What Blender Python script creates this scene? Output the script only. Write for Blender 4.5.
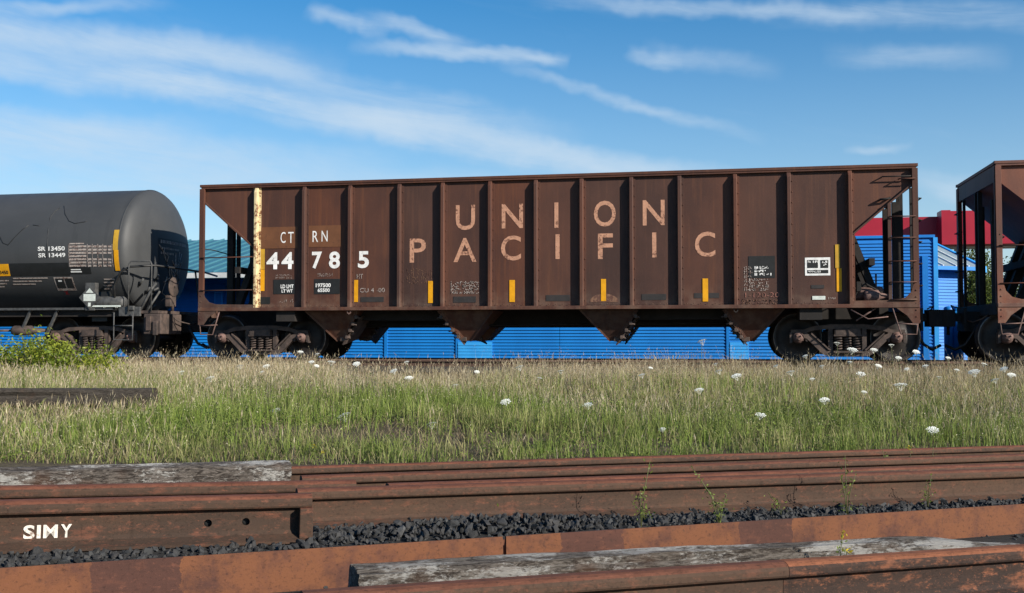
import bpy, bmesh, math, random
import numpy as np
from mathutils import Vector, Matrix, noise as mnoise

for o in list(bpy.data.objects): bpy.data.objects.remove(o)
scene = bpy.context.scene
COL = scene.collection
PI = math.pi
R = math.radians
random.seed(7); rng = np.random.default_rng(7)

# ------------------------------------------------------------------ camera
CAM_Z = 1.0; F_PX = 1040.0; YAW = R(11.1); PITCH = math.atan(40.5/F_PX)
cam_d = bpy.data.cameras.new('camera'); cam = bpy.data.objects.new('camera', cam_d); COL.objects.link(cam)
cam_d.sensor_width = 36.0; cam_d.lens = F_PX/1024*36.0
cam_d.clip_start = 0.05; cam_d.clip_end = 3000
cam.location = (0, 0, CAM_Z); cam.rotation_euler = (PI/2+PITCH, 0, YAW)
scene.camera = cam
scene.render.resolution_x = 1024; scene.render.resolution_y = 593
scene.view_settings.view_transform = 'Standard'; scene.view_settings.look = 'None'
scene.view_settings.gamma = 1.0; scene.view_settings.exposure = 0.60
scene.view_settings.use_curve_mapping = False
scene.cycles.max_bounces = 5; scene.cycles.diffuse_bounces = 3; scene.cycles.glossy_bounces = 2; scene.cycles.transmission_bounces = 3

# ------------------------------------------------------------------ light
SUN_AZ = 118.0; SUN_EL = 24.0          # azimuth clockwise from +Y (away from the camera)
sd = bpy.data.lights.new('sun', 'SUN'); so = bpy.data.objects.new('sun', sd); COL.objects.link(so)
sd.energy = 5.0; sd.angle = R(0.53); sd.color = (1.0, 0.93, 0.82)
sv = Vector((math.sin(R(SUN_AZ))*math.cos(R(SUN_EL)), math.cos(R(SUN_AZ))*math.cos(R(SUN_EL)), math.sin(R(SUN_EL))))
so.rotation_euler = sv.to_track_quat('Z', 'Y').to_euler(); so.location = (20, -20, 20)

world = bpy.data.worlds.new('World'); scene.world = world; world.use_nodes = True
world.cycles.sampling_method = 'MANUAL'; world.cycles.sample_map_resolution = 256
WN = world.node_tree; WN.nodes.clear()
def wnode(t, **k):
    n = WN.nodes.new(t)
    for a, b in k.items(): setattr(n, a, b)
    return n
def wmath(op, a, b=None, c=None, clamp=False):
    n = wnode('ShaderNodeMath', operation=op, use_clamp=clamp)
    for i, v in enumerate((a, b, c)):
        if v is None: continue
        if isinstance(v, (int, float)): n.inputs[i].default_value = v
        else: WN.links.new(v, n.inputs[i])
    return n.outputs[0]
sky = wnode('ShaderNodeTexSky', sky_type='NISHITA', sun_disc=False)
sky.sun_elevation = R(SUN_EL); sky.sun_rotation = R(SUN_AZ)
sky.air_density = 1.0; sky.dust_density = 0.35; sky.ozone_density = 3.5; sky.altitude = 0
tc = wnode('ShaderNodeTexCoord'); sep = wnode('ShaderNodeSeparateXYZ'); WN.links.new(tc.outputs['Generated'], sep.inputs[0])
az = wmath('ARCTAN2', sep.outputs[0], sep.outputs[1])
hor = wmath('SQRT', wmath('ADD', wmath('MULTIPLY', sep.outputs[0], sep.outputs[0]), wmath('MULTIPLY', sep.outputs[1], sep.outputs[1])))
el = wmath('ARCTAN2', sep.outputs[2], hor)
comb = wnode('ShaderNodeCombineXYZ'); WN.links.new(az, comb.inputs[0]); WN.links.new(el, comb.inputs[1])
def wnoise(scale, detail, rough, sx=1.0, sy=1.0, rot=0.0, off=0.0, dist=0.0):
    mp = wnode('ShaderNodeMapping'); mp.inputs['Scale'].default_value = (sx, sy, 1); mp.inputs['Rotation'].default_value = (0, 0, rot)
    mp.inputs['Location'].default_value = (off, off*0.7, off*0.3)
    mp2 = wnode('ShaderNodeMapping'); mp2.inputs['Rotation'].default_value = (0, 0, rot)
    WN.links.new(comb.outputs[0], mp2.inputs[0]); mp.inputs['Rotation'].default_value = (0, 0, 0)
    WN.links.new(mp2.outputs[0], mp.inputs[0])
    n = wnode('ShaderNodeTexNoise'); n.inputs['Scale'].default_value = scale; n.inputs['Detail'].default_value = detail
    n.inputs['Roughness'].default_value = rough; n.inputs['Distortion'].default_value = dist
    WN.links.new(mp.outputs[0], n.inputs['Vector']); return n.outputs['Fac']
warp_a = wmath('MULTIPLY', wmath('SUBTRACT', wnoise(7, 4, .65, off=3.1), .5), .07)
warp_e = wmath('MULTIPLY', wmath('SUBTRACT', wnoise(9, 4, .65, off=8.7), .5), .034)
waz = wmath('ADD', az, warp_a); wel = wmath('ADD', el, warp_e)
def px_dir(px, py):
    return (math.atan((px-512)/F_PX)-YAW, math.atan((337-py)/math.hypot(F_PX, px-512)))
fib = wnoise(30, 6, .68, sx=.22, sy=1.6, rot=R(8), off=1.3, dist=.5)      # fine fibres running along the streaks
fluff = wnoise(13, 5, .6, sx=.5, sy=1.5, rot=R(8), off=5.2, dist=.8)
fibmix = wmath('ADD', wmath('MULTIPLY', fib, .65), wmath('MULTIPLY', fluff, .75))
fibc = wmath('MULTIPLY', wmath('SUBTRACT', fibmix, .42), 2.4, clamp=True)
def streak(p0, p1, w, amp, t_in=.12, t_out=.25, soft=1.0):
    a0, e0 = px_dir(*p0); a1, e1 = px_dir(*p1); L = math.hypot(a1-a0, e1-e0); ux, uy = (a1-a0)/L, (e1-e0)/L
    w = w/F_PX
    dx = wmath('SUBTRACT', waz, a0); dy = wmath('SUBTRACT', wel, e0)
    t = wmath('DIVIDE', wmath('ADD', wmath('MULTIPLY', dx, ux), wmath('MULTIPLY', dy, uy)), L)
    n = wmath('ABSOLUTE', wmath('SUBTRACT', wmath('MULTIPLY', dy, ux), wmath('MULTIPLY', dx, uy)))
    cross = wmath('SUBTRACT', 1.0, wmath('DIVIDE', n, w), clamp=True)
    cross = wmath('MULTIPLY', cross, wmath('MULTIPLY', cross, wmath('SUBTRACT', 3.0, wmath('MULTIPLY', cross, 2.0))))
    ta = wmath('DIVIDE', wmath('ADD', t, t_in*.5), t_in, clamp=True)
    tb = wmath('DIVIDE', wmath('SUBTRACT', 1.0+t_out*.5, t), t_out, clamp=True)
    return wmath('MULTIPLY', wmath('MULTIPLY', cross, wmath('MULTIPLY', ta, tb)), amp)
streaks = [((-160, 8), (260, 58), 26, .75, .1, .5), ((200, 52), (520, 125), 22, .40, .4, .5), ((-140, 44), (180, 84), 20, .62, .2, .4), ((130, 76), (420, 128), 22, .82, .3, .3), ((380, 120), (720, 182), 23, 1.0, .3, .3), 
           ((-200, 112), (150, 138), 26, .80, .2, .5), ((-100, 150), (330, 158), 24, .50, .3, .5), ((150, 182), (520, 188), 30, .45, .5, .5), ((-80, 186), (200, 188), 26, .40, .3, .5),
           ((316, 6), (372, 26), 11, .48, .3, .6), ((370, 14), (470, 42), 11, .50, .4, .5),  ((390, 44), (560, 57), 10, .66, .5, .15),
           ((520, 66), (720, 124), 9, .36, .4, .5), ((630, 50), (670, 56), 10, .42, .3, .7), ((650, 50), (745, 62), 15, .30, .3, .8), ((860, 49), (985, 55), 15, .32, .6, .7), 
           ((585, -2), (880, 4), 12, .50, .4, .6), ((800, 4), (1080, 10), 18, .38, .5, .5), ((862, 150), (912, 147), 7, .36, .5, .6),  ((930, 182), (1060, 215), 16, .50, .4, .5), ((-60, 3), (125, 0), 9, .42, .3, .6)]
tot = None
for s in streaks:
    v = streak(*s); tot = v if tot is None else wmath('ADD', tot, v)
body = wmath('MULTIPLY', tot, wmath('ADD', .06, wmath('MULTIPLY', fibc, 1.1)))
gen = wmath('MULTIPLY', wmath('SUBTRACT', wnoise(4.5, 5, .62, sx=.5, sy=2.0, rot=R(10), off=2.4, dist=.6), .52), 1.3, clamp=True)   # thin cirrus over the whole sky
veil = wmath('MULTIPLY', gen, .30)
lowhaze = wmath('MULTIPLY', wmath('POWER', wmath('SUBTRACT', 1.0, wmath('DIVIDE', wmath('ABSOLUTE', el), .42), clamp=True), 2.2), .62)
cl = wmath('ADD', wmath('ADD', body, veil), lowhaze)
cl = wmath('MULTIPLY', wmath('SUBTRACT', 1.0, wmath('EXPONENT', wmath('MULTIPLY', cl, -1.4))), .98)
hsv = wnode('ShaderNodeHueSaturation'); hsv.inputs['Saturation'].default_value = 1.36; hsv.inputs['Value'].default_value = 1.06
hsv.inputs['Hue'].default_value = .497
WN.links.new(sky.outputs[0], hsv.inputs['Color'])
mix = wnode('ShaderNodeMix', data_type='RGBA'); WN.links.new(cl, mix.inputs[0]); WN.links.new(hsv.outputs[0], mix.inputs[6])
mix.inputs[7].default_value = (4.5, 5.5, 6.5, 1)
bg = wnode('ShaderNodeBackground'); bg.inputs[1].default_value = .088
WN.links.new(mix.outputs[2], bg.inputs[0])
wo = wnode('ShaderNodeOutputWorld'); WN.links.new(bg.outputs[0], wo.inputs[0])

# ------------------------------------------------------------------ placing helpers
_F = Vector((-math.sin(YAW)*math.cos(PITCH), math.cos(YAW)*math.cos(PITCH), math.sin(PITCH)))
_R = Vector((math.cos(YAW), math.sin(YAW), 0)); _U = _R.cross(_F)
def ray(px, py): return _F+_R*((px-512)/F_PX)-_U*((py-296.5)/F_PX)
def on_y(px, py, Y):
    d = ray(px, py); t = Y/d.y; return Vector((d.x*t, Y, CAM_Z+d.z*t))
def on_z(px, py, Z):
    d = ray(px, py); t = (Z-CAM_Z)/d.z; return Vector((d.x*t, d.y*t, Z))
def at_depth(px, depth): 
    d = ray(px, 337); t = depth/(d.dot(_F)); return Vector((d.x*t, d.y*t, 0))

RT = 0.54        # rail top of the train's track
TY = 21.5        # track centre line
BY = 28.0        # blue building front

def smooth(t): t = min(1, max(0, t)); return t*t*(3-2*t)
def fg(x): return min(.22, max(-.06, .035-.025*x))      # the yard floor falls slightly to the right
def on_fg(px, py, h=0.0):
    d = ray(px, py); t = (.035+h-CAM_Z)/(d.z+.025*d.x); return Vector((d.x*t, d.y*t, CAM_Z+d.z*t))
def gz(x, y):
    y0 = 7.7+.443*x; y0 = min(y0, 12.0); g0 = fg(x)
    if y < 17.6: z = g0+(.26-g0)*smooth((y-y0)/max(1.0, 17.6-y0))
    elif y < 19.6: z = .26+.09*smooth((y-17.6)/2.0)
    else: z = .35
    return z+.018*mnoise.noise((x*1.3, y*1.3, 0))*smooth((y-y0)/2)

# ------------------------------------------------------------------ mesh builder
class MB:
    def __init__(s): s.v = []; s.f = []; s.sm = []
    def add(s, vs, fs, smooth=False):
        b = len(s.v); s.v += [tuple(p) for p in vs]; s.f += [tuple(i+b for i in f) for f in fs]; s.sm += [smooth]*len(fs); return s
    def box(s, x0, x1, y0, y1, z0, z1, c=0.0):
        if c <= 0:
            return s.add([(x0,y0,z0),(x1,y0,z0),(x1,y1,z0),(x0,y1,z0),(x0,y0,z1),(x1,y0,z1),(x1,y1,z1),(x0,y1,z1)],
                         [(0,3,2,1),(4,5,6,7),(0,1,5,4),(1,2,6,5),(2,3,7,6),(3,0,4,7)])
        bm = bmesh.new(); bmesh.ops.create_cube(bm, size=1)
        for v in bm.verts: v.co = Vector(((x0+x1)/2+v.co.x*(x1-x0), (y0+y1)/2+v.co.y*(y1-y0), (z0+z1)/2+v.co.z*(z1-z0)))
        bmesh.ops.bevel(bm, geom=bm.edges[:], offset=c, segments=2, affect='EDGES', profile=.5)
        s.frombm(bm); return s
    def frombm(s, bm, smooth=False):
        bm.verts.index_update(); s.add([v.co[:] for v in bm.verts], [[v.index for v in f.verts] for f in bm.faces], smooth); bm.free(); return s
    def bar(s, p0, p1, w, h, up=(0,0,1)):
        p0 = Vector(p0); p1 = Vector(p1); d = (p1-p0).normalized(); u = Vector(up)
        if abs(d.dot(u)) > .98: u = Vector((0,1,0))
        a = d.cross(u).normalized(); b = a.cross(d).normalized()
        c = [a*(sx*w/2)+b*(sz*h/2) for sx, sz in ((-1,-1),(1,-1),(1,1),(-1,1))]
        return s.add([p0+q for q in c]+[p1+q for q in c], [(3,2,1,0),(4,5,6,7),(0,1,5,4),(1,2,6,5),(2,3,7,6),(3,0,4,7)])
    def tube(s, pts, r, n=8, cap=True):
        pts = [Vector(p) for p in pts]; rs = r if isinstance(r, (list, tuple)) else [r]*len(pts)
        rings = []; prev = None
        for i, p in enumerate(pts):
            d = (pts[min(i+1, len(pts)-1)]-pts[max(i-1, 0)]).normalized()
            if prev is None:
                u = Vector((0,0,1)) if abs(d.z) < .9 else Vector((1,0,0)); a = d.cross(u).normalized()
            else:
                a = (prev-d*prev.dot(d)).normalized()
            prev = a; b = d.cross(a)
            rings.append([p+(a*math.cos(2*PI*k/n)+b*math.sin(2*PI*k/n))*rs[i] for k in range(n)])
        vs = [q for rg in rings for q in rg]; fs = []
        for i in range(len(rings)-1):
            for k in range(n):
                k2 = (k+1) % n; fs.append((i*n+k, i*n+k2, (i+1)*n+k2, (i+1)*n+k))
        b0 = len(s.v); s.add(vs, fs, True)
        if cap:
            s.f += [tuple(b0+k for k in range(n-1, -1, -1)), tuple(b0+(len(rings)-1)*n+k for k in range(n))]; s.sm += [False, False]
        return s
    def lathe(s, prof, o, axis, n=32, close=False):
        # prof: (radius, along) pairs
        ax = Vector(axis).normalized(); u = Vector((0,0,1)) if abs(ax.z) < .9 else Vector((1,0,0)); a = ax.cross(u).normalized(); b = ax.cross(a); o = Vector(o)
        vs = []; fs = []; m = len(prof)
        for r, t in prof:
            for k in range(n): vs.append(o+ax*t+(a*math.cos(2*PI*k/n)+b*math.sin(2*PI*k/n))*r)
        for i in range(m-1):
            for k in range(n):
                k2 = (k+1) % n; fs.append((i*n+k, (i+1)*n+k, (i+1)*n+k2, i*n+k2))
        return s.add(vs, fs, True)
    def prism(s, poly, p, e1, e2, e3, depth):
        # polygon in plane (e1,e2) at p, extruded by depth along e3 
        p = Vector(p); e1 = Vector(e1); e2 = Vector(e2); e3 = Vector(e3); n = len(poly)
        vs = [p+e1*a+e2*b for a, b in poly]+[p+e1*a+e2*b+e3*depth for a, b in poly]
        fs = [tuple(range(n-1, -1, -1)), tuple(range(n, 2*n))]+[(i, (i+1) % n, n+(i+1) % n, n+i) for i in range(n)]
        return s.add(vs, fs)
    def mesh(s, name):
        m = bpy.data.meshes.new(name); m.from_pydata(s.v, [], s.f); m.polygons.foreach_set('use_smooth', s.sm); m.validate()
        bm = bmesh.new(); bm.from_mesh(m); bmesh.ops.recalc_face_normals(bm, faces=bm.faces); bm.to_mesh(m); bm.free(); return m
    def build(s, name, mat, parent=None, loc=(0,0,0), rot=(0,0,0), label=None):
        return link(name, s.mesh(name), mat, parent, loc, rot, label)
def link(name, mesh, mat=None, parent=None, loc=(0,0,0), rot=(0,0,0), label=None):
    if mat is not None and not mesh.materials: mesh.materials.append(mat)
    o = bpy.data.objects.new(name, mesh); COL.objects.link(o); o.location = loc; o.rotation_euler = rot
    if parent is not None: o.parent = parent
    if label: o['label'] = label
    return o
def tag(o, label, cat, group=None):
    o['label'] = label; o['category'] = cat
    if group: o['group'] = group
    return o
def thing(name, label, cat, loc=(0,0,0), rz=0, group=None):
    o = bpy.data.objects.new(name, None); COL.objects.link(o); o.location = loc; o.rotation_euler = (0,0,rz); o.empty_display_size = .2
    return tag(o, label, cat, group)
def with_mat(o, mat):
    o.material_slots[0].link = 'OBJECT'; o.material_slots[0].material = mat; return o

# ------------------------------------------------------------------ materials
def nmat(name):
    m = bpy.data.materials.new(name); m.use_nodes = True; nt = m.node_tree
    b = nt.nodes['Principled BSDF']; return m, nt, b
class NT:
    def __init__(s, nt): s.nt = nt; s.tc = nt.nodes.new('ShaderNodeTexCoord')
    def n(s, t, **k):
        q = s.nt.nodes.new(t)
        for a, b in k.items(): setattr(q, a, b)
        return q
    def l(s, a, b): s.nt.links.new(a, b)
    def noise(s, scale, detail=5, rough=.6, sc=(1,1,1), dist=0, coord='Object', loc=(0,0,0)):
        mp = s.n('ShaderNodeMapping'); mp.inputs['Scale'].default_value = sc; mp.inputs['Location'].default_value = loc; s.l(s.tc.outputs[coord], mp.inputs[0])
        q = s.n('ShaderNodeTexNoise'); q.inputs['Scale'].default_value = scale; q.inputs['Detail'].default_value = detail; q.inputs['Roughness'].default_value = rough; q.inputs['Distortion'].default_value = dist
        s.l(mp.outputs[0], q.inputs['Vector']); return q.outputs['Fac']
    def math(s, op, a, b=None, clamp=False):
        q = s.n('ShaderNodeMath', operation=op, use_clamp=clamp)
        for i, v in enumerate((a, b)):
            if v is None: continue
            if isinstance(v, (int, float)): q.inputs[i].default_value = v
            else: s.l(v, q.inputs[i])
        return q.outputs[0]
    def ramp(s, fac, lo, hi):
        q = s.n('ShaderNodeMapRange', interpolation_type='SMOOTHSTEP'); q.inputs[1].default_value = lo; q.inputs[2].default_value = hi; s.l(fac, q.inputs[0]); return q.outputs[0]
    def mix(s, fac, a, b, mode='MIX'):
        q = s.n('ShaderNodeMix', data_type='RGBA', blend_type=mode)
        if isinstance(fac, (int, float)): q.inputs[0].default_value = fac
        else: s.l(fac, q.inputs[0])
        for i, v in ((6, a), (7, b)):
            if isinstance(v, tuple): q.inputs[i].default_value = (*v, 1)
            else: s.l(v, q.inputs[i])
        return q.outputs[2]
    def bump(s, h, strength, dist, b):
        q = s.n('ShaderNodeBump'); q.inputs['Strength'].default_value = strength; q.inputs['Distance'].default_value = dist; s.l(h, q.inputs['Height']); s.l(q.outputs[0], b.inputs['Normal'])

def simple(name, c1, c2=None, scale=6, rough=.7, metal=0.0, bump=.15, bd=.004, sc=(1,1,1), lo=.35, hi=.65, spec=.4, c3=None):
    m, nt, b = nmat(name); k = NT(nt); c2 = c2 or tuple(x*.7 for x in c1)
    f = k.noise(scale, 6, .65, sc); col = k.mix(k.ramp(f, lo, hi), c2, c1)
    f2 = k.noise(scale*7, 5, .7, sc, loc=(3,1,7))
    if c3: col = k.mix(k.ramp(f2, .58, .72), col, c3)
    k.l(col, b.inputs['Base Color']); b.inputs['Roughness'].default_value = rough; b.inputs['Metallic'].default_value = metal; b.inputs['Specular IOR Level'].default_value = spec
    if bump: k.bump(f2, bump, bd, b)
    return m

def hopper_paint(name, base, rust, dark, dust):
    m, nt, b = nmat(name); k = NT(nt)
    oi = k.n('ShaderNodeObjectInfo')
    big = k.noise(1.1, 5, .6, (1, 1, .55)); fine = k.noise(34, 6, .72); st = k.noise(7, 6, .65, (1.6, 1, .07), loc=(2,5,1))
    col = k.mix(k.ramp(big, .3, .7), base, dark)
    col = k.mix(k.math('MULTIPLY', k.ramp(st, .5, .74), .55), col, rust)
    col = k.mix(k.math('MULTIPLY', k.ramp(fine, .56, .74), .6), col, rust)
    sp = k.noise(95, 3, .6, loc=(9,2,4)); col = k.mix(k.math('MULTIPLY', k.ramp(sp, .66, .74), .6), col, dust)
    st2 = k.noise(5, 6, .7, (2.2, 1, .05), loc=(8,3,2)); col = k.mix(k.math('MULTIPLY', k.ramp(st2, .55, .75), .45), col, dark)
    sx = k.n('ShaderNodeSeparateXYZ'); k.l(k.tc.outputs['Object'], sx.inputs[0])
    low = k.math('MULTIPLY', k.ramp(sx.outputs[2], 1.55, 1.05), k.ramp(k.noise(4, 5, .6), .38, .68)); col = k.mix(k.math('MULTIPLY', low, .45), col, dust)
    hs = k.n('ShaderNodeHueSaturation'); k.l(col, hs.inputs['Color'])
    k.l(k.math('ADD', .82, k.math('MULTIPLY', oi.outputs['Random'], .36)), hs.inputs['Value'])
    k.l(k.math('ADD', .9, k.math('MULTIPLY', oi.outputs['Random'], .2)), hs.inputs['Saturation'])
    k.l(hs.outputs[0], b.inputs['Base Color']); b.inputs['Roughness'].default_value = .68; b.inputs['Specular IOR Level'].default_value = .3
    k.bump(k.math('ADD', fine, k.math('MULTIPLY', k.noise(2.2, 2, .5), 3.0)), .35, .006, b)
    return m
M_HOP = hopper_paint('brown_hopper_paint', (.086,.036,.0235), (.130,.052,.027), (.052,.024,.018), (.15,.10,.072))
M_HOP2 = hopper_paint('oxide_hopper_paint', (.17,.065,.042), (.20,.08,.045), (.10,.045,.033), (.22,.15,.11))
M_FRAME = simple('shade_dark_underframe', (.022,.018,.016), (.012,.010,.009), 5, .85, c3=(.04,.03,.024))  # near-black base colour, deep shade under and behind the cars painted in
M_TRUCK = simple('dusty_truck_steel', (.095,.066,.054), (.04,.03,.026), 5, .8, c3=(.15,.10,.08))
M_WHEEL = simple('wheel_steel', (.035,.028,.025), (.018,.015,.014), 6, .6, .2)
M_TREAD = simple('worn_wheel_rim', (.22,.19,.17), (.12,.10,.09), 8, .4, .7, bump=0)
M_CAP = simple('rusty_bearing_cap', (.17,.10,.085), (.09,.055,.045), 18, .75)
M_CREAM = simple('peeling_cream_paint', (.62,.50,.29), (.55,.43,.24), 5, .7, c3=None)
def peel(name, paint, under, amt, scale=14, sc=(1,1,1)):
    m, nt, b = nmat(name); k = NT(nt)
    f = k.noise(scale, 7, .72, sc); g = k.noise(scale*.22, 3, .5, loc=(4,4,4))
    h = k.math('ADD', k.math('MULTIPLY', f, .7), k.math('MULTIPLY', g, .3))
    w = k.ramp(h, amt-.035, amt+.035); pc = k.mix(k.ramp(k.noise(scale*.6, 5, .6, loc=(1,8,2)), .35, .7), paint, tuple(x*.78 for x in paint))
    k.l(k.mix(w, pc, under), b.inputs['Base Color']); b.inputs['Roughness'].default_value = .62; b.inputs['Specular IOR Level'].default_value = .3
    k.bump(w, -.2, .002, b); return m
M_CREAM = peel('peeling_cream_paint', (.66,.52,.29), (.17,.075,.035), .515, 12)
M_LET = peel('faded_peach_lettering', (.50,.26,.165), (.14,.062,.04), .56, 26)
M_WHITE = peel('white_stencil_paint', (.78,.77,.74), (.2,.13,.1), .64, 30)
M_TAN = peel('tan_touch_up_paint', (.15,.062,.028), (.11,.046,.024), .56, 6)
M_YEL = peel('yellow_reflective_stripe', (.72,.33,.006), (.4,.2,.015), .64, 10)
M_YEL2 = peel('dull_yellow_stripe', (.52,.30,.03), (.4,.22,.02), .6, 10)
M_BLK = simple('black_stencil_panel', (.012,.013,.014), (.008,.009,.009), 8, .7, bump=0)
M_CHALK = peel('white_chalk_marks', (.42,.36,.32), (.12,.06,.045), .53, 60)
M_STAIN = peel('pale_stain', (.21,.115,.07), (.10,.048,.034), .5, 12)
M_GREYBOX = simple('dark_grey_overpaint', (.030,.025,.024), (.020,.018,.017), 6, .7, bump=0)
M_PINK = peel('faded_red_numbers', (.30,.13,.10), (.10,.048,.034), .52, 40)
M_REFL = simple('pale_tag', (.62,.66,.60), (.5,.53,.48), 20, .4, bump=0)

def tank_paint():
    m, nt, b = nmat('grey_tank_paint'); k = NT(nt)
    big = k.noise(.8, 5, .6, (.6,1,1)); st = k.noise(5, 6, .6, (1.3,.25,.12)); fine = k.noise(40, 4, .7)
    col = k.mix(k.ramp(big, .3, .7), (.042,.044,.046), (.056,.057,.058)); col = k.mix(k.math('MULTIPLY', k.ramp(st, .52, .75), .35), col, (.026,.027,.028))
    col = k.mix(k.math('MULTIPLY', k.ramp(fine, .6, .75), .3), col, (.10,.10,.10))
    k.l(col, b.inputs['Base Color']); b.inputs['Roughness'].default_value = .55; b.inputs['Specular IOR Level'].default_value = .3
    k.bump(k.noise(1.5, 2, .5), .08, .03, b); return m
M_TANK = tank_paint()
M_TBLK = simple('black_tank_paint', (.014,.015,.016), (.010,.011,.011), 6, .5, bump=0)
M_TBLUE = simple('dark_navy_patch', (.010,.013,.017), (.007,.009,.012), 6, .6, bump=0)
M_GREYM = simple('grey_metal_fittings', (.085,.085,.082), (.045,.045,.045), 12, .6, .1, c3=(.12,.09,.07))
M_BLKPIPE = simple('black_pipe', (.02,.02,.02), (.012,.012,.012), 10, .5, bump=0)

def rust_rail(name, top, web, web2, patch=None):
    m, nt, b = nmat(name); k = NT(nt)
    geo = k.n('ShaderNodeNewGeometry'); sx = k.n('ShaderNodeSeparateXYZ'); k.l(geo.outputs['Normal'], sx.inputs[0])
    f = k.noise(2.2, 6, .62, (.5,2,2)); f2 = k.noise(22, 6, .72, (.35,1,1)); f3 = k.noise(130, 4, .7)
    col = k.mix(k.ramp(f, .33, .68), web, web2); col = k.mix(k.math('MULTIPLY', k.ramp(f2, .52, .68), .6), col, top)
    st = k.noise(16, 6, .7, (1.4,1,.12), loc=(3,7,2)); col = k.mix(k.math('MULTIPLY', k.ramp(st, .54, .72), .5), col, tuple(x*.5 for x in web2))
    if patch:
        so_ = k.n('ShaderNodeSeparateXYZ'); k.l(k.tc.outputs['Object'], so_.inputs[0])
        wx = k.math('ADD', so_.outputs[0], k.math('MULTIPLY', k.noise(14, 7, .7), .10))
        fl = k.math('FLOOR', k.math('MULTIPLY', wx, 3.4)); wn = k.n('ShaderNodeTexWhiteNoise', noise_dimensions='1D'); k.l(fl, wn.inputs['W'])
        col = k.mix(k.math('MULTIPLY', k.ramp(wn.outputs['Value'], .42, .52), k.math('MULTIPLY', k.ramp(k.noise(6, 7, .7), .34, .58), .95)), col, patch)
        dk = k.noise(14, 5, .65, loc=(5,2,8)); col = k.mix(k.math('MULTIPLY', k.ramp(dk, .6, .7), .6), col, (.05,.026,.02))
    oz = k.n('ShaderNodeSeparateXYZ'); k.l(k.tc.outputs['Object'], oz.inputs[0]); up = k.math('MULTIPLY', k.ramp(sx.outputs[2], .30, .75), k.ramp(oz.outputs[2], .120, .145)); col = k.mix(up, col, k.mix(k.ramp(f2, .35, .65), top, tuple(x*.62 for x in top)))
    col = k.mix(k.math('MULTIPLY', k.ramp(f3, .6, .72), .35), col, tuple(min(1, x*1.7) for x in top))
    sp1 = k.noise(75, 5, .75, (.7,1,1), loc=(1,9,3)); col = k.mix(k.math('MULTIPLY', k.ramp(sp1, .52, .66), .55), col, tuple(x*.42 for x in web2)); sp2 = k.noise(48, 6, .75, (.5,1,1), loc=(6,1,2)); col = k.mix(k.math('MULTIPLY', k.ramp(sp2, .55, .68), .5), col, tuple(min(1, x*1.35) for x in top))
    k.l(col, b.inputs['Base Color']); b.inputs['Roughness'].default_value = .82; b.inputs['Specular IOR Level'].default_value = .2
    k.bump(k.math('ADD', f3, f2), .35, .003, b); return m
M_RAIL = rust_rail('rusty_rail', (.155,.058,.034), (.068,.040,.026), (.045,.029,.021))
M_RAIL2 = rust_rail('rusty_rail_brown', (.135,.053,.032), (.072,.042,.027), (.050,.031,.022))
M_RAILC = rust_rail('rusty_rail_base', (.1224,.0475,.0288), (.0828,.0346,.0245), (.0540,.0252,.0194), (.1440,.0562,.0259))
M_RAILE = rust_rail('rusty_rail_shaded_web', (.23,.085,.042), (.0400,.0240,.0184), (.0272,.0184,.0152))  # web tones darkened, so the shadow on the web is in the colour

def wood(name, a, b_, c, lich=.0):
    m, nt, b = nmat(name); k = NT(nt)
    g = k.noise(15, 9, .78, (.9,4,4), dist=1.0); g2 = k.noise(52, 8, .8, (.32,2.2,2.2), dist=.6); pt = k.noise(3.4, 5, .65, (1,2,2))
    col = k.mix(k.ramp(g, .42, .58), b_, a); col = k.mix(k.math('MULTIPLY', k.ramp(g2, .5, .68), .85), col, c)
    if lich: col = k.mix(k.math('MULTIPLY', k.ramp(k.math('ADD', k.math('MULTIPLY', pt, .55), k.math('MULTIPLY', k.noise(40, 8, .8, (.7,2,2)), .45)), .49, .55), lich), col, (.52,.50,.46))
    br = k.noise(1.6, 4, .6, loc=(7,3,1)); col = k.mix(k.math('MULTIPLY', k.ramp(br, .55, .66), .5), col, (.13,.062,.035))
    k.l(col, b.inputs['Base Color']); b.inputs['Roughness'].default_value = .92; b.inputs['Specular IOR Level'].default_value = .15
    k.bump(k.math('ADD', g, g2), 1.0, .02, b); return m
M_TIE = wood('weathered_grey_timber', (.22,.19,.16), (.055,.043,.035), (.018,.014,.012), .75)
M_TIE2 = wood('weathered_white_timber', (.20,.17,.145), (.045,.036,.03), (.016,.013,.011), .85)
M_TIE3 = wood('dark_rotten_timber', (.10,.085,.07), (.05,.042,.035), (.02,.017,.014), 0)

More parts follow.
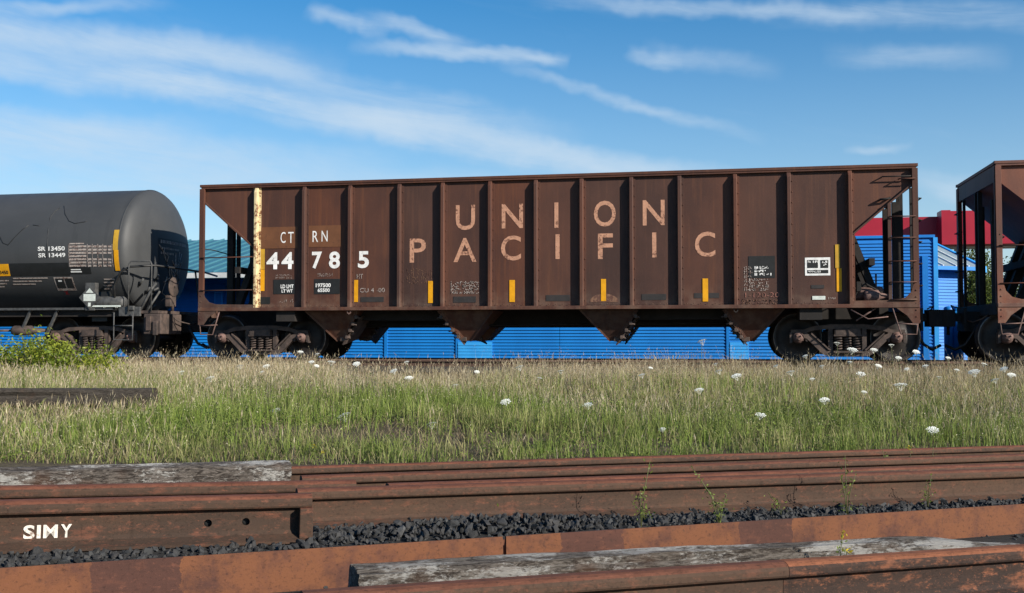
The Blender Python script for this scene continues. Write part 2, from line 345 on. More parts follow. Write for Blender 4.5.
# ------------------------------------------------------------------ ground
def ground_mat():
    m, nt, b = nmat('dirt_and_dry_thatch'); k = NT(nt)
    f = k.noise(.8, 6, .6); g = k.noise(14, 7, .72); h = k.noise(60, 5, .7)
    col = k.mix(k.ramp(f, .35, .65), (.085,.066,.044), (.13,.105,.068)); col = k.mix(k.ramp(g, .45, .7), col, (.045,.038,.028)); col = k.mix(k.math('MULTIPLY', k.ramp(h, .55, .7), .7), col, (.22,.18,.115))
    k.l(col, b.inputs['Base Color']); b.inputs['Roughness'].default_value = .95; b.inputs['Specular IOR Level'].default_value = .1
    k.bump(k.math('ADD', g, h), .8, .03, b); return m
def build_ground():
    xs = sorted(set([-900,-400,-150,-60,-35]+[round(-26+i*.5, 2) for i in range(80)]+[16,24,40,90,300,900]))
    ys = sorted(set([-300,-60,-15,-3]+[round(0+i*.4, 2) for i in range(56)]+[23,24,26,30,40,60,120,300,900,2000]))
    vs = [(x, y, gz(x, y)) for y in ys for x in xs]; nx = len(xs)
    fs = [(j*nx+i, j*nx+i+1, (j+1)*nx+i+1, (j+1)*nx+i) for j in range(len(ys)-1) for i in range(nx-1)]
    m = bpy.data.meshes.new('ground'); m.from_pydata(vs, [], fs); m.polygons.foreach_set('use_smooth', [True]*len(fs))
    o = link('ground', m, ground_mat()); o['kind'] = 'structure'; o['label'] = 'dry earth of the rail yard under grass and gravel'
build_ground()

# track bed and rails
M_BED = simple('trackbed_gravel', (.085,.068,.055), (.04,.034,.03), 18, .95, bump=1.0, bd=.03)
def trackbed():
    prof = [(-2.6, .335), (-2.15, .365), (-1.9, .40), (1.9, .40), (2.4, .36), (2.7, .33)]
    xs = [-60+i*1.0 for i in range(121)]
    vs = [(x, TY+y, z+.01*mnoise.noise((x*2, y*3, 1))) for x in xs for y, z in prof]; n = len(prof)
    fs = [(i*n+j, (i+1)*n+j, (i+1)*n+j+1, i*n+j+1) for i in range(len(xs)-1) for j in range(n-1)]
    m = bpy.data.meshes.new('trackbed'); m.from_pydata(vs, [], fs); o = link('trackbed', m, M_BED); o['kind'] = 'structure'
trackbed()

_H = [(.076,.011),(.052,.018),(.022,.031),(.0115,.046),(.0095,.09),(.0115,.122),(.018,.132),(.042,.138),(.0455,.145),(.0450,.163),(.0410,.174),(.032,.182),(.018,.187)]
RAIL_PROF = [(-.076,0),(.076,0)]+_H+[(-a, b) for a, b in _H[::-1]]
def rail_mesh(name, L, seg=.5, k=1.0):
    n = max(2, int(L/seg)); vs = []; fs = []; P = len(RAIL_PROF)
    for i in range(n+1):
        x = L*i/n
        for a, b in RAIL_PROF: vs.append((x, a*k, b*k))
    for i in range(n):
        for k in range(P): fs.append((i*P+k, i*P+(k+1) % P, (i+1)*P+(k+1) % P, (i+1)*P+k))
    fs.append(tuple(range(P-1, -1, -1))); fs.append(tuple(n*P+k for k in range(P)))
    m = bpy.data.meshes.new(name); m.from_pydata(vs, [], fs)
    bm = bmesh.new(); bm.from_mesh(m); bmesh.ops.recalc_face_normals(bm, faces=bm.faces); bm.to_mesh(m); bm.free(); return m
M_TRAIL = rust_rail('track_rail_steel', (.16,.10,.075), (.09,.05,.036), (.06,.037,.03))
tm = rail_mesh('track_rail', 120, 10)
for s, lab in ((-1, 'rusty near rail of the track carrying the train, half hidden by grass'), (1, 'far rail of the track under the train, in shadow')):
    tag(link('track_rail', tm, M_TRAIL, None, (-60, TY+s*.752, RT-.187)), lab, 'rail')

# ------------------------------------------------------------------ text
def text_mesh(txt, bold=0.0, spacing=1.0):
    c = bpy.data.curves.new('t', 'FONT'); c.body = txt; c.size = 1; c.offset = bold; c.resolution_u = 4; c.space_character = spacing
    o = bpy.data.objects.new('t', c); COL.objects.link(o); dg = bpy.context.evaluated_depsgraph_get()
    m = bpy.data.meshes.new_from_object(o.evaluated_get(dg)); bpy.data.objects.remove(o); bpy.data.curves.remove(c)
    m.materials.clear()
    return m
def text_plane(name, txt, w, h, mat, parent, pos, ex=(1,0,0), ez=(0,0,1), bold=.0, spacing=1.0, depth=.003, fn=None):
    """letters fitted to w x h, lower left corner at pos, raised off the surface by depth"""
    m = text_mesh(txt, bold, spacing)
    co = [v.co.copy() for v in m.vertices]; x0 = min(c.x for c in co); x1 = max(c.x for c in co); y0 = min(c.y for c in co); y1 = max(c.y for c in co)
    ex = Vector(ex); ez = Vector(ez); pos = Vector(pos)
    for v in m.vertices:
        a = (v.co.x-x0)/(x1-x0)*w; b = (v.co.y-y0)/max(1e-6, (y1-y0))*h
        v.co = fn(a, b) if fn else pos+ex*a+ez*b
    return link(name, m, mat, parent)
def scribble(name, w, h, mat, parent, pos, rows=3, seed=1, t=.012, wiggle=.7):
    """hand-drawn or unreadable marks: short strokes in rows, on the plane y = pos.y"""
    r = random.Random(seed); mb = MB(); x, y, z = pos
    for j in range(rows):
        a = x; zz = z+h*(j+.5)/rows; hh = h/rows*.85
        while a < x+w:
            l = r.uniform(.25, .8)*hh; p0 = (a, y, zz+r.uniform(-.5, .5)*hh); p1 = (min(a+l*wiggle, x+w), y, zz+r.uniform(-.5, .5)*hh)
            dx, dz = p1[0]-p0[0], p1[2]-p0[2]; l_ = max(1e-4, math.hypot(dx, dz)); nx_, nz_ = -dz/l_*t/2, dx/l_*t/2
            if r.random() < .85: mb.add([(p0[0]-nx_, y, p0[2]-nz_), (p1[0]-nx_, y, p1[2]-nz_), (p1[0]+nx_, y, p1[2]+nz_), (p0[0]+nx_, y, p0[2]+nz_)], [(0,1,2,3)])
            if r.random() < .3: mb.add([(a, y, zz-hh*.5), (a+t, y, zz-hh*.5), (a+t, y, zz+hh*.5), (a, y, zz+hh*.5)], [(0,1,2,3)])
            a += l*wiggle+hh*.25
    return mb.build(name, mat, parent)
def plate(name, x0, x1, z0, z1, y, mat, parent, th=.004):
    return MB().box(x0, x1, y-th, y, z0, z1).build(name, mat, parent)

# ------------------------------------------------------------------ trucks (bogies), shared meshes
def wheel_mesh():
    mb = MB(); prof = [(.09,-.10),(.12,-.10),(.13,-.06),(.30,-.035),(.385,-.02),(.395,-.062),(.450,-.062),(.455,-.058)]
    mb.lathe(prof, (0,0,0), (0,1,0), 36); mb.lathe([(.457,-.058),(.459,.045),(.470,.055),(.485,.066),(.485,.078),(.470,.085)], (0,0,0), (0,1,0), 36)
    mb.lathe([(.470,.085),(.40,.085),(.39,.05),(.14,.09),(.10,.1),(.0,.1)], (0,0,0), (0,1,0), 36)
    return mb.mesh('wheel')
def rim_mesh(): return MB().lathe([(.441,-.0655),(.456,-.0645),(.459,-.055)], (0,0,0), (0,1,0), 40).mesh('rim')
def cap_mesh():
    mb = MB(); mb.lathe([(0,-.135),(.055,-.135),(.065,-.125),(.07,-.10),(.092,-.095),(.098,-.085),(.098,-.05),(.115,-.045),(.118,.06),(.10,.065)], (0,0,0), (0,1,0), 20)
    for k in range(3):
        a = k*2*PI/3+.5; mb.lathe([(0,-.155),(.016,-.155),(.018,-.13)], (.045*math.cos(a), 0, .045*math.sin(a)), (0,1,0), 6)
    return mb.mesh('bearing_cap')
def spring_mesh(h=.27, r=.062, turns=5.5, t=.0155):
    pts = []; n = int(turns*12)
    for i in range(n+1):
        a = 2*PI*turns*i/n; pts.append((r*math.cos(a), r*math.sin(a), h*i/n))
    return MB().tube(pts, t, 6).mesh('coil_spring')
def side_frame_mesh():
    mb = MB(); T = .13
    def pr(poly, y0=-T/2, t=T): mb.prism(poly, (0, y0, 0), (1,0,0), (0,0,1), (0,1,0), t)
    for s in (-1, 1):
        top = [(.0,.70),(.30,.70),(.62,.665),(.80,.60),(1.03,.60),(1.03,.54),(.79,.535),(.60,.585),(.30,.615),(.0,.62)]
        pr([(s*a, b) for a, b in top])
        low = [(.80,.545),(.66,.50),(.36,.20),(.0,.17),(.0,.095),(.38,.105),(.46,.15),(.74,.43),(.80,.44)]
        pr([(s*a, b) for a, b in low], -T/2-.012, T+.024)
        pr([(s*.26,.18),(s*.345,.18),(s*.345,.63),(s*.26,.63)], -T/2+.004, T-.008)
        pr([(s*1.0,.545),(s*1.05,.545),(s*1.05,.34),(s*1.0,.36)]); pr([(s*.76,.545),(s*.725,.545),(s*.725,.36),(s*.76,.38)])
        lip = [(.66,.512),(.34,.212),(.30,.212),(.30,.235),(.33,.24),(.655,.545)]
        pr([(s*a, b) for a, b in lip], -T/2-.035, T+.07)
    mb.box(-.26, .26, -.14, .14, .165, .20); mb.box(-.25, .25, -.15, .15, .475, .505)
    return mb.mesh('side_frame')
def bolster_mesh():
    mb = MB(); mb.box(-.235, .235, -1.15, 1.15, .505, .60); mb.box(-.20, .20, -.9, .9, .60, .68); mb.lathe([(.2,.68),(.2,.76),(0,.76)], (0,0,0), (0,0,1), 18)
    for y in (-1.155, 1.155): mb.box(-.22, .22, min(y, y*.985), max(y, y*.985), .50, .615)
    return mb.mesh('bolster')
TM = dict(wheel=wheel_mesh(), rim=rim_mesh(), cap=cap_mesh(), spring=spring_mesh(), frame=side_frame_mesh(), bolster=bolster_mesh())
TM['axle'] = MB().lathe([(.07,-1.0),(.07,-.84),(.095,-.82),(.095,-.7),(.085,-.6),(.085,.6),(.095,.7),(.095,.82),(.07,.84),(.07,1.0)], (0,0,0), (0,1,0), 14).mesh('axle')
TM['beam'] = MB().bar((0,-.74,0), (0,.74,0), .06, .09).box(-.05, .05, -.80, -.70, -.16, .16).box(-.05, .05, .70, .80, -.16, .16).mesh('brake_beam')
def truck(parent, cx, cap_mat=M_CAP):
    t = link('truck', TM['bolster'], M_TRUCK, parent, (cx, 0, 0))
    for s in (-1, 1):
        f = link('side_frame', TM['frame'], M_TRUCK, t, (0, s*1.0, 0))
        for dx in (-.165, 0, .165): link('coil_spring', TM['spring'], M_TRUCK, t, (dx, s*1.075, .2))
        for dx in (-.08, .08): link('coil_spring', TM['spring'], M_TRUCK, t, (dx, s*.93, .2))
    for wx in (-.89, .89):
        link('axle', TM['axle'], M_WHEEL, t, (wx, 0, .457))
        for s in (-1, 1):
            rot = (0, 0, 0) if s < 0 else (0, 0, PI)
            link('wheel', TM['wheel'], M_WHEEL, t, (wx, s*.775, .457), rot); link('wheel_rim', TM['rim'], M_TREAD, t, (wx, s*.775, .457), rot)
            link('bearing_cap', TM['cap'], cap_mat, t, (wx, s*1.0, .457), rot)
        link('brake_beam', TM['beam'], M_FRAME, t, (wx*.42, 0, .40))
    return t

def coupler(parent, x, s):
    """centre coupler at car end x; s = +1 looks right"""
    mb = MB(); mb.box(min(x-s*.5, x+s*.25), max(x-s*.5, x+s*.25), -.24, .24, .56, .95, .01).build('draft_box', M_FRAME, parent)
    mb = MB(); mb.bar((x+s*.2, 0, .84), (x+s*.47, 0, .84), .13, .16); mb.prism([(0,-.16),(.16,-.18),(.27,-.12),(.27,-.02),(.14,.0),(.13,.08),(.25,.12),(.22,.19),(.06,.19),(-.04,.1)], (x+s*.42, 0, .66), (s,0,0), (0,1,0), (0,0,1), .33); mb.box(min(x+s*.24, x+s*.29), max(x+s*.24, x+s*.29), -.3, .3, .58, 1.02); mb.tube([(x+s*.52, 0, .66), (x+s*.52, .02, .50)], .03, 6); mb.tube([(x+s*.45, -.16, .98), (x+s*.5, -.2, 1.06), (x+s*.36, -.34, 1.0)], .014, 6)
    c = mb.build('coupler', M_FRAME, parent)
    mb = MB(); mb.tube([(x+s*.05, -.35, .70), (x+s*.14, -.36, .55), (x+s*.28, -.34, .32), (x+s*.45, -.25, .22), (x+s*.62, -.18, .30)], .030, 8).build('brake_hose', M_BLKPIPE, parent)
    mb = MB(); mb.tube([(x-s*.02, -.9, .9), (x+s*.10, -.88, .80), (x+s*.18, -.5, .74), (x+s*.25, -.22, .80)], .014, 6).build('uncoupling_lever', M_TRUCK, parent)

# ------------------------------------------------------------------ hopper car
HX0 = -10.55; HL = 14.18
RIB_PX = [254.5,302.5,348.5,398,441.5,489,535,581,631,679.5,735.5,789.5,851]
RIB_X = [on_y(p, 250, 19.9).x-HX0 for p in RIB_PX]
PANEL_Y = -1.47; RIB_Y = -1.577; TOP = 3.635; SILL = 1.01
def hopper(label, loc, paint, decals, end_only=False):
    t = thing('hopper_car', label, 'freight car', loc, 0, None)
    L = HL; panels = []
    riv = MB().lathe([(0,-.012),(.009,-.011),(.014,-.004),(.014,.002)], (0,0,0), (0,1,0), 6)
    def rivets(name, pts, parent):
        mb = MB()
        for p in pts: mb.add([(p[0]+v[0], p[1]+v[1], p[2]+v[2]) for v in riv.v], riv.f)
        return mb.build(name, paint, parent)
    # side panels and ribs
    for i in range(len(RIB_X)-1):
        x0, x1 = RIB_X[i], RIB_X[i+1]
        # slightly dished sheet
        nx, nz = 5, 8; vs = []; fs = []; rr = random.Random(i*13+int(loc[0]*10)); amp = rr.uniform(-.004, .004)
        for j in range(nz+1):
            for q in range(nx+1):
                u, w = q/nx, j/nz; vs.append((x0+(x1-x0)*u, PANEL_Y+amp*math.sin(PI*u)*math.sin(PI*w)-.0, SILL+.03+(TOP-SILL-.09)*w))
        for j in range(nz):
            for q in range(nx): fs.append((j*(nx+1)+q, j*(nx+1)+q+1, (j+1)*(nx+1)+q+1, (j+1)*(nx+1)+q))
        mb = MB(); mb.add(vs, fs, True); mb.box(x0, x1, PANEL_Y+.02, PANEL_Y+.03, SILL+.03, TOP-.06)
        p = mb.build('side_panel', paint, t); panels.append(p)
        n = 6 if (x1-x0) < .95 else 7
        rivets('rivet_row', [(x0+.13+(x1-x0-.24)*k/(n-1), PANEL_Y-.03, SILL+.085) for k in range(n)], p)
    for i, x in enumerate(RIB_X):
        w = .042
        mb = MB(); pf = [(-.082,PANEL_Y),(-.082,PANEL_Y-.012),(-w,PANEL_Y-.013),(-w+.006,RIB_Y+.008),(-w+.016,RIB_Y),(w-.016,RIB_Y),(w-.006,RIB_Y+.008),(w,PANEL_Y-.013),(.082,PANEL_Y-.012),(.082,PANEL_Y)]
        P = len(pf); vs = []
        for z, k_ in ((SILL+.005, 1), (TOP-.19, 1), (TOP-.089, .42)): vs += [(x+a, PANEL_Y+(b-PANEL_Y)*(k_ if b < PANEL_Y-.02 else 1), z) for a, b in pf]
        mb.add(vs, [tuple(range(P-1, -1, -1)), tuple(range(2*P, 3*P))]+[(j*P+i_, j*P+(i_+1) % P, (j+1)*P+(i_+1) % P, (j+1)*P+i_) for j in range(2) for i_ in range(P)])
        r = mb.build('side_rib', M_CREAM if (i == 0 and decals) else paint, t, label='rib with peeling cream paint' if (i == 0 and decals) else None)
        n = 12; pts = []
        for s in (-1, 1):
            if s < 0 and i == 0 and False: continue
            pts += [(x+s*.063, PANEL_Y-.012, SILL+.16+(TOP-SILL-.42)*k/(n-1)) for k in range(n)]
        rivets('rivet_row', pts, r)
    # far side, plain sheet with ribs
    MB().box(RIB_X[0], RIB_X[-1], -PANEL_Y, -PANEL_Y+.02, SILL+.03, TOP-.06).build('far_side_sheet', paint, t)
    for x in RIB_X: MB().box(x-.045, x+.045, -PANEL_Y+.02, -RIB_Y, SILL+.01, TOP-.08).build('far_side_rib', paint, t)
    for s in (-1, 1):
        y0, y1 = (PANEL_Y-.075, PANEL_Y+.03) if s < 0 else (-PANEL_Y-.03, -PANEL_Y+.075)
        c = MB().box(-.01, L+.01, y0, y1, TOP-.055, TOP, .006); c.box(.02, L-.02, y0+.012 if s < 0 else y1-.035, y0+.035 if s < 0 else y1-.012, TOP-.088, TOP-.054)
        c.build('top_chord', paint, t)
        yo = RIB_Y-.012 if s < 0 else -RIB_Y-.09
        MB().box(.0, L, yo, yo+.10, SILL-.015, SILL+.055, .006).build('side_sill', paint, t)
    for x in (0.0, L-.09): MB().box(x, x+.09, PANEL_Y+.035, -PANEL_Y-.035, TOP-.056, TOP-.004).build('end_chord', paint, t)
    # sloping ends
    for e in (0, 1):
        X = (lambda a: a) if e == 0 else (lambda a: L-a)
        s = 1 if e == 0 else -1
        xr = RIB_X[0] if e == 0 else L-RIB_X[-1]
        zs = lambda a: 3.30-.86*(a-.06)
        mb = MB(); mb.prism([(X(.06),TOP-.06),(X(xr),TOP-.06),(X(xr),zs(xr)),(X(.06),3.30)], (0,PANEL_Y,0), (1,0,0), (0,0,1), (0,1,0), .02); mb.build('end_panel', paint, t)
        mb = MB(); mb.prism([(X(.06),TOP-.06),(X(xr),TOP-.06),(X(xr),zs(xr)),(X(.06),3.30)], (0,-PANEL_Y-.02,0), (1,0,0), (0,0,1), (0,1,0), .02); mb.build('end_panel', paint, t)
        mb = MB(); mb.bar((X(.04), 0, zs(.04)), (X(2.72), 0, zs(2.72)), 2.90, .03, (0,0,1)); sl = mb.build('slope_sheet', paint, t)
        mb = MB(); mb.box(min(X(.02),X(.05)), max(X(.02),X(.05)), -1.45, 1.45, 3.27, TOP-.057); mb.build('end_sheet', paint, t)
        mb = MB(); mb.bar((X(.05), PANEL_Y-.025, zs(.05)-.015), (X(xr-.05), PANEL_Y-.025, zs(xr-.05)-.015), .07, .03); mb.build('slope_angle', paint, t)
        for y in (-1.53, 1.53):
            mb = MB(); mb.box(min(X(.0),X(.1)), max(X(.0),X(.1)), y-.035, y+.035, SILL+.057, TOP-.09, .004); mb.box(min(X(.0),X(.014)), max(X(.0),X(.014)), y-.0352, y+.10*(1 if y < 0 else -1), SILL+.057, TOP-.09)
            mb.build('corner_post', paint, t)
            mb = MB(); yy = y-.045 if y < 0 else y+.03
            pts = [(.0,SILL-.30),(.0,SILL+.42),(.10,SILL+.42),(.14,SILL+.28),(.24,SILL+.17),(.40,SILL+.125),(xr-.04,SILL+.115),(xr-.04,SILL-.01),(.42,SILL-.01),(.22,SILL-.16),(.12,SILL-.30)]
            mb.prism([(X(a), b) for a, b in pts], (0, yy, 0), (1,0,0), (0,0,1), (0,1,0), .014); g = mb.build('gusset_plate', paint, t)
            rivets('rivet_row', [(X(.06), yy-.002, SILL+.30-k*.12) for k in range(5)]+[(X(.3+k*.16), yy-.002, SILL+.05) for k in range(5)], g)
            # stirrup step
            mb = MB(); r_ = .013; yb = y-.03
            mb.tube([(X(.03), yb, SILL-.22), (X(.06), yb-.01, SILL-.50), (X(.33), yb-.01, SILL-.50), (X(.47), yb, SILL-.02)], r_, 6); mb.tube([(X(.045), yb-.005, SILL-.32), (X(.43), yb-.005, SILL-.30)], r_*.9, 6)
            mb.build('stirrup_step', M_CAP, t)
        MB().box(min(X(.0),X(.16)), max(X(.0),X(.16)), -1.48, 1.48, .86, SILL+.06, .006).build('end_sill', M_FRAME if not decals else paint, t)
        # end posts and braces under the slope
        for y in (-.56, .56): MB().box(min(X(.16),X(.30)), max(X(.16),X(.30)), y-.06, y+.06, SILL+.061, zs(.32)-.03).build('end_post', M_FRAME, t)
        for y in (-.12, .12): MB().box(min(X(.03),X(.11)), max(X(.03),X(.11)), y-.03, y+.03, SILL+.061, 3.26).build('end_post', M_FRAME, t)
        for y in (-1.05, -.42, .42, 1.05): MB().bar((X(1.12), y, zs(1.12)-.04), (X(.62), y, SILL+.02), .13, .17, (0,1,0)).build('diagonal_brace', M_FRAME, t)
        MB().bar((X(.80), -1.45, 1.85), (X(.80), 1.45, 1.85), .10, .13).build('cross_brace', M_FRAME, t)
        MB().bar((X(1.18), -1.45, zs(1.18)-.09), (X(1.18), 1.45, zs(1.18)-.09), .14, .14).build('cross_brace', M_FRAME, t)
        # ladder and grab irons
        if e == 1:
            MB().box(X(.53), X(.47), -1.56, -1.51, SILL+.1, zs(.5)-.02).build('ladder_stile', paint, t)
            for z in (3.13, 2.66, 2.27, 1.84, 1.46, 1.14):
                MB().tube([(X(.50), -1.54, z), (X(.50), -1.60, z), (X(.05), -1.60, z), (X(.05), -1.55, z)] if z < 2.8 else [(X(.33), -1.5, z+.22), (X(.33), -1.60, z+.22), (X(.05), -1.60, z+.22), (X(.05), -1.55, z+.22)], .0125, 6).build('ladder_rung', paint, t)
            MB().tube([(X(.62), -1.47, 3.40), (X(.62), -1.57, 3.40), (X(.12), -1.57, 3.40), (X(.12), -1.48, 3.40)], .013, 6).build('grab_iron', M_FRAME, t)
            MB().tube([(X(.66), -1.47, 2.98), (X(.66), -1.56, 2.98), (X(.48), -1.56, 3.0), (X(.48), -1.48, 3.02)], .02, 6).build('grab_iron', M_FRAME, t)
            for z in (3.0, 2.6, 2.2, 1.8, 1.4): MB().tube([(L+.02, -1.48, z), (L+.07, -1.46, z), (L+.07, -1.05, z), (L+.02, -1.03, z)], .012, 6).build('ladder_rung', M_FRAME, t)
            MB().box(L-.06, L-.01, -1.06, -1.01, SILL+.062, 3.25).build('ladder_stile', M_FRAME, t)
            # brake equipment on the platform
            MB().lathe([(0,-.32),(.10,-.31),(.125,-.26),(.125,.26),(.10,.31),(0,.32)], (X(.88), -1.12, SILL+.26), (1,0,.06), 18).build('air_reservoir', M_CAP, t)
            MB().lathe([(0,-.16),(.10,-.15),(.11,-.1),(.11,.1),(.06,.14),(.03,.30),(0,.30)], (X(.78), -1.30, SILL+.21), (1,0,.0), 16).build('brake_cylinder', M_CAP, t)
            mb = MB(); mb.tube([(X(1.15), -1.3, SILL+.10), (X(1.02), -1.3, SILL+.36), (X(.9), -1.28, SILL+.44), (X(.66), -1.25, SILL+.30), (X(.6), -1.2, SILL+.1)], .02, 6); mb.box(X(1.06), X(.98), -1.33, -1.22, SILL+.30, SILL+.48); mb.box(X(.64), X(.56), -1.3, -1.2, SILL+.1, SILL+.30); mb.tube([(X(.7), -1.2, SILL+.1), (X(.7), -1.2, SILL+.62)], .018, 6); mb.build('brake_piping', M_FRAME, t)
            MB().box(X(xr-.06), X(.15), -1.50, -.6, SILL+.056, SILL+.075).build('end_platform', M_CAP, t)
            mb = MB(); mb.tube([(X(1.2), -1.56, SILL-.05), (X(.9), -1.58, SILL-.22), (X(.55), -1.58, SILL-.18)], .012, 6); mb.tube([(X(1.1), -1.5, SILL-.25), (X(.75), -1.5, SILL-.02)], .016, 6); mb.build('brake_rod', M_CAP, t)
        else:
            for z in (2.10, 1.42): MB().tube([(X(.05), -1.55, z), (X(.05), -1.59, z), (X(xr-.06), -1.59, z+.01), (X(xr-.06), -1.48, z+.01)], .0115, 6).build('grab_iron', paint, t)
            MB().tube([(X(.05), -1.57, 2.30), (X(.2), -1.3, 2.28), (X(.22), -.6, 2.24)], .011, 6).build('grab_iron', M_FRAME, t)
            for z in (3.0, 2.6, 2.2, 1.8, 1.4): MB().tube([(-.0, 1.48, z), (-.06, 1.46, z), (-.06, 1.05, z), (-.0, 1.03, z)], .012, 6).build('ladder_rung', M_FRAME, t)
            MB().box(.01, .06, 1.0, 1.05, SILL+.062, 3.25).build('ladder_stile', M_FRAME, t)
        coupler(t, X(0), -s)
    # underframe
    MB().box(.35, L-.35, -.31, .31, .665, SILL+.02).build('center_sill', M_FRAME, t)
    MB().box(2.6, L-2.6, -1.44, 1.44, SILL-.005, SILL+.02).build('floor_sheet', M_FRAME, t)
    for x in (1.9, L-1.9): MB().box(x-.2, x+.2, -1.5, 1.5, .78, SILL+.02).build('body_bolster', M_FRAME, t)
    for k in range(9): 
        x = RIB_X[2+k]; MB().prism([(-.05,SILL-.016),(-.035,SILL-.075),(0,SILL-.095),(.035,SILL-.075),(.05,SILL-.016),(.03,SILL-.016),(.02,SILL-.06),(0,SILL-.07),(-.02,SILL-.06),(-.03,SILL-.016)], (x+.0, RIB_Y+.02, 0), (1,0,0), (0,0,1), (0,1,0), .02).build('tie_down_loop', M_CAP if k in (0, 9) else M_FRAME, t) if k in (0, 8) else None
    MB().tube([(2.4, -.55, .74), (5, -.55, .70), (9, -.55, .72), (L-2.4, -.55, .74)], .024, 6).build('brake_pipe', M_FRAME, t)
    # discharge chutes: pairs face each other
    for ci, (px, sgn) in enumerate(((337, 1), (466, -1), (612, 1), (751, -1))):
        ax = on_y(px, 342, 20.3).x-HX0
        for s in (-1, 1):
            ya, yb = (-1.30, -.33) if s < 0 else (.33, 1.30)
            top0, top1 = ax-.60, ax+.50
            if sgn < 0: top0, top1 = ax-.50, ax+.60
            zb = .38; pts = [(top0, SILL-.02), (top1, SILL-.02), (ax+.05, zb), (ax-.05, zb)]
            mb = MB(); n = 4
            yt = (-1.42, -.32) if s < 0 else (.32, 1.42); ybm = (-1.02, -.42) if s < 0 else (.42, 1.02)
            vs = []
            for (a, b) in pts:
                f = 0 if b > .5 else 1
                vs.append((a, yt[0]*(1-f)+ybm[0]*f, b))
            for (a, b) in pts:
                f = 0 if b > .5 else 1
                vs.append((a, yt[1]*(1-f)+ybm[1]*f, b))
            mb.add(vs, [(3,2,1,0),(4,5,6,7)]+[(i, (i+1) % 4, 4+(i+1) % 4, 4+i) for i in range(4)])
            c = mb.build('discharge_chute', paint, t)
            # edge flange, hinged gate and latch hardware on the steep side
            e0 = Vector((top1 if sgn > 0 else top0, yt[0]-.01, SILL-.02)); e1 = Vector((ax+sgn*.06, ybm[0]-.01, zb))
            MB().bar(e0, e1, .075, .02, (0,1,0)).build('chute_flange', paint, c)
            o0 = Vector((top0 if sgn > 0 else top1, yt[0]-.006, SILL-.02)); o1 = Vector((ax-sgn*.05, ybm[0]-.006, zb)); MB().bar(o0, o1, .035, .018, (0,1,0)).build('chute_flange', paint, c)
            g0 = Vector((e0.x+sgn*.03, (yt[0]+yt[1])/2, e0.z-.08)); g1 = Vector((e1.x+sgn*.05, (ybm[0]+ybm[1])/2, e1.z-.02))
            mb = MB(); mb.bar(g0, g1, .025, abs(yt[1]-yt[0])*.62, (0,1,0)); mb.build('outlet_gate', M_TRUCK, c)
            for q in range(4):
                p = e0.lerp(e1, .2+.22*q); mb = MB(); mb.box(p.x-.03+sgn*.06, p.x+.03+sgn*.06, p.y-.05, p.y+.06, p.z-.04, p.z+.03, .006); mb.tube([(p.x+sgn*.02, p.y-.03, p.z), (p.x+sgn*.14, p.y-.03, p.z-.03)], .014, 6); mb.build('gate_latch', M_TRUCK, c)
            mb = MB(); mb.box(e1.x+sgn*.02-.06, e1.x+sgn*.02+.06, ybm[0]-.06, ybm[0]+.02, zb-.01, zb+.08, .01); mb.box(e1.x+sgn*.12-.05, e1.x+sgn*.12+.05, ybm[0]-.08, ybm[0]-.01, zb+.05, zb+.11, .01); mb.box(e1.x+sgn*.22-.04, e1.x+sgn*.22+.04, ybm[0]-.06, ybm[0]+.02, zb+.13, zb+.20, .01); mb.build('gate_latch', M_TRUCK, c)
            rivets('rivet_row', [tuple(e0.lerp(e1, .06+.088*k)+Vector((0,-.012,0))) for k in range(11)], c)
    for k in range(2):
        xa, xb = (on_y(337, 342, 20.3).x, on_y(466, 342, 20.3).x) if k == 0 else (on_y(612, 342, 20.3).x, on_y(751, 342, 20.3).x)
        MB().box(xa-HX0+.4, xb-HX0-.4, -1.0, 1.0, .80, SILL-.006).build('cross_ridge', M_FRAME, t)
    truck(t, on_y(262.5, 338, 20.5).x-HX0, M_CAP); truck(t, on_y(847, 338, 20.5).x-HX0, M_CAP)
    if not decals: return t
    # ---- painted marks; coordinates read on the sheet plane
    PY = TY+PANEL_Y
    def lx(px, py=270): return on_y(px, py, PY).x-HX0
    def lz(px, py): return on_y(px, py, PY).z-RT
    def panel_at(px):
        x = lx(px)
        for i in range(len(RIB_X)-1):
            if x < RIB_X[i+1]: return panels[i]
        return panels[-1]
    D = PANEL_Y-.005
    def let(name, txt, x0, x1, y0, y1, mat, bold=.0, dy=0, spacing=1.0):
        xm = (x0+x1)/2; a, b = lx(x0), lx(x1); z0, z1 = lz(xm, y1), lz(xm, y0)
        return text_plane(name, txt, b-a, z1-z0, mat, panel_at(xm), (a, D-dy, z0), bold=bold, spacing=spacing)
    def rect(name, x0, x1, y0, y1, mat, dy=0):
        xm = (x0+x1)/2; return plate(name, lx(x0), lx(x1), lz(xm, y1), lz(xm, y0), D-dy, mat, panel_at(xm), .002)
    def scr(name, x0, x1, y0, y1, mat, rows, seed, t_=.012, wig=.7, dy=.003):
        xm = (x0+x1)/2; return scribble(name, lx(x1)-lx(x0), lz(xm, y0)-lz(xm, y1), mat, panel_at(xm), (lx(x0), D-dy, lz(xm, y1)), rows, seed, t_, wig)
    for ch, x0, x1, y0, y1 in (('U',455.7,475,205,230),('N',501.7,523,204,228.3),('I',554.5,558.5,202.5,228),('O',594,616,200.7,226.6),('N',643,665,200,225.3),
                               ('P',409.7,426,238.5,262.5),('A',453.5,476.5,238,262),('C',501,521,235.5,260.5),('I',555.5,559.7,234.3,259),('F',598,613,233.5,259),('I',652.3,656.5,232.5,257.5),('C',695,715.5,231.7,257)):
        let('letter', ch, x0, x1, y0, y1, M_LET, .012)
    rect('tan_band', 260, 297.5, 227, 248.5, M_TAN); rect('tan_band', 308, 341, 225.5, 247, M_TAN)
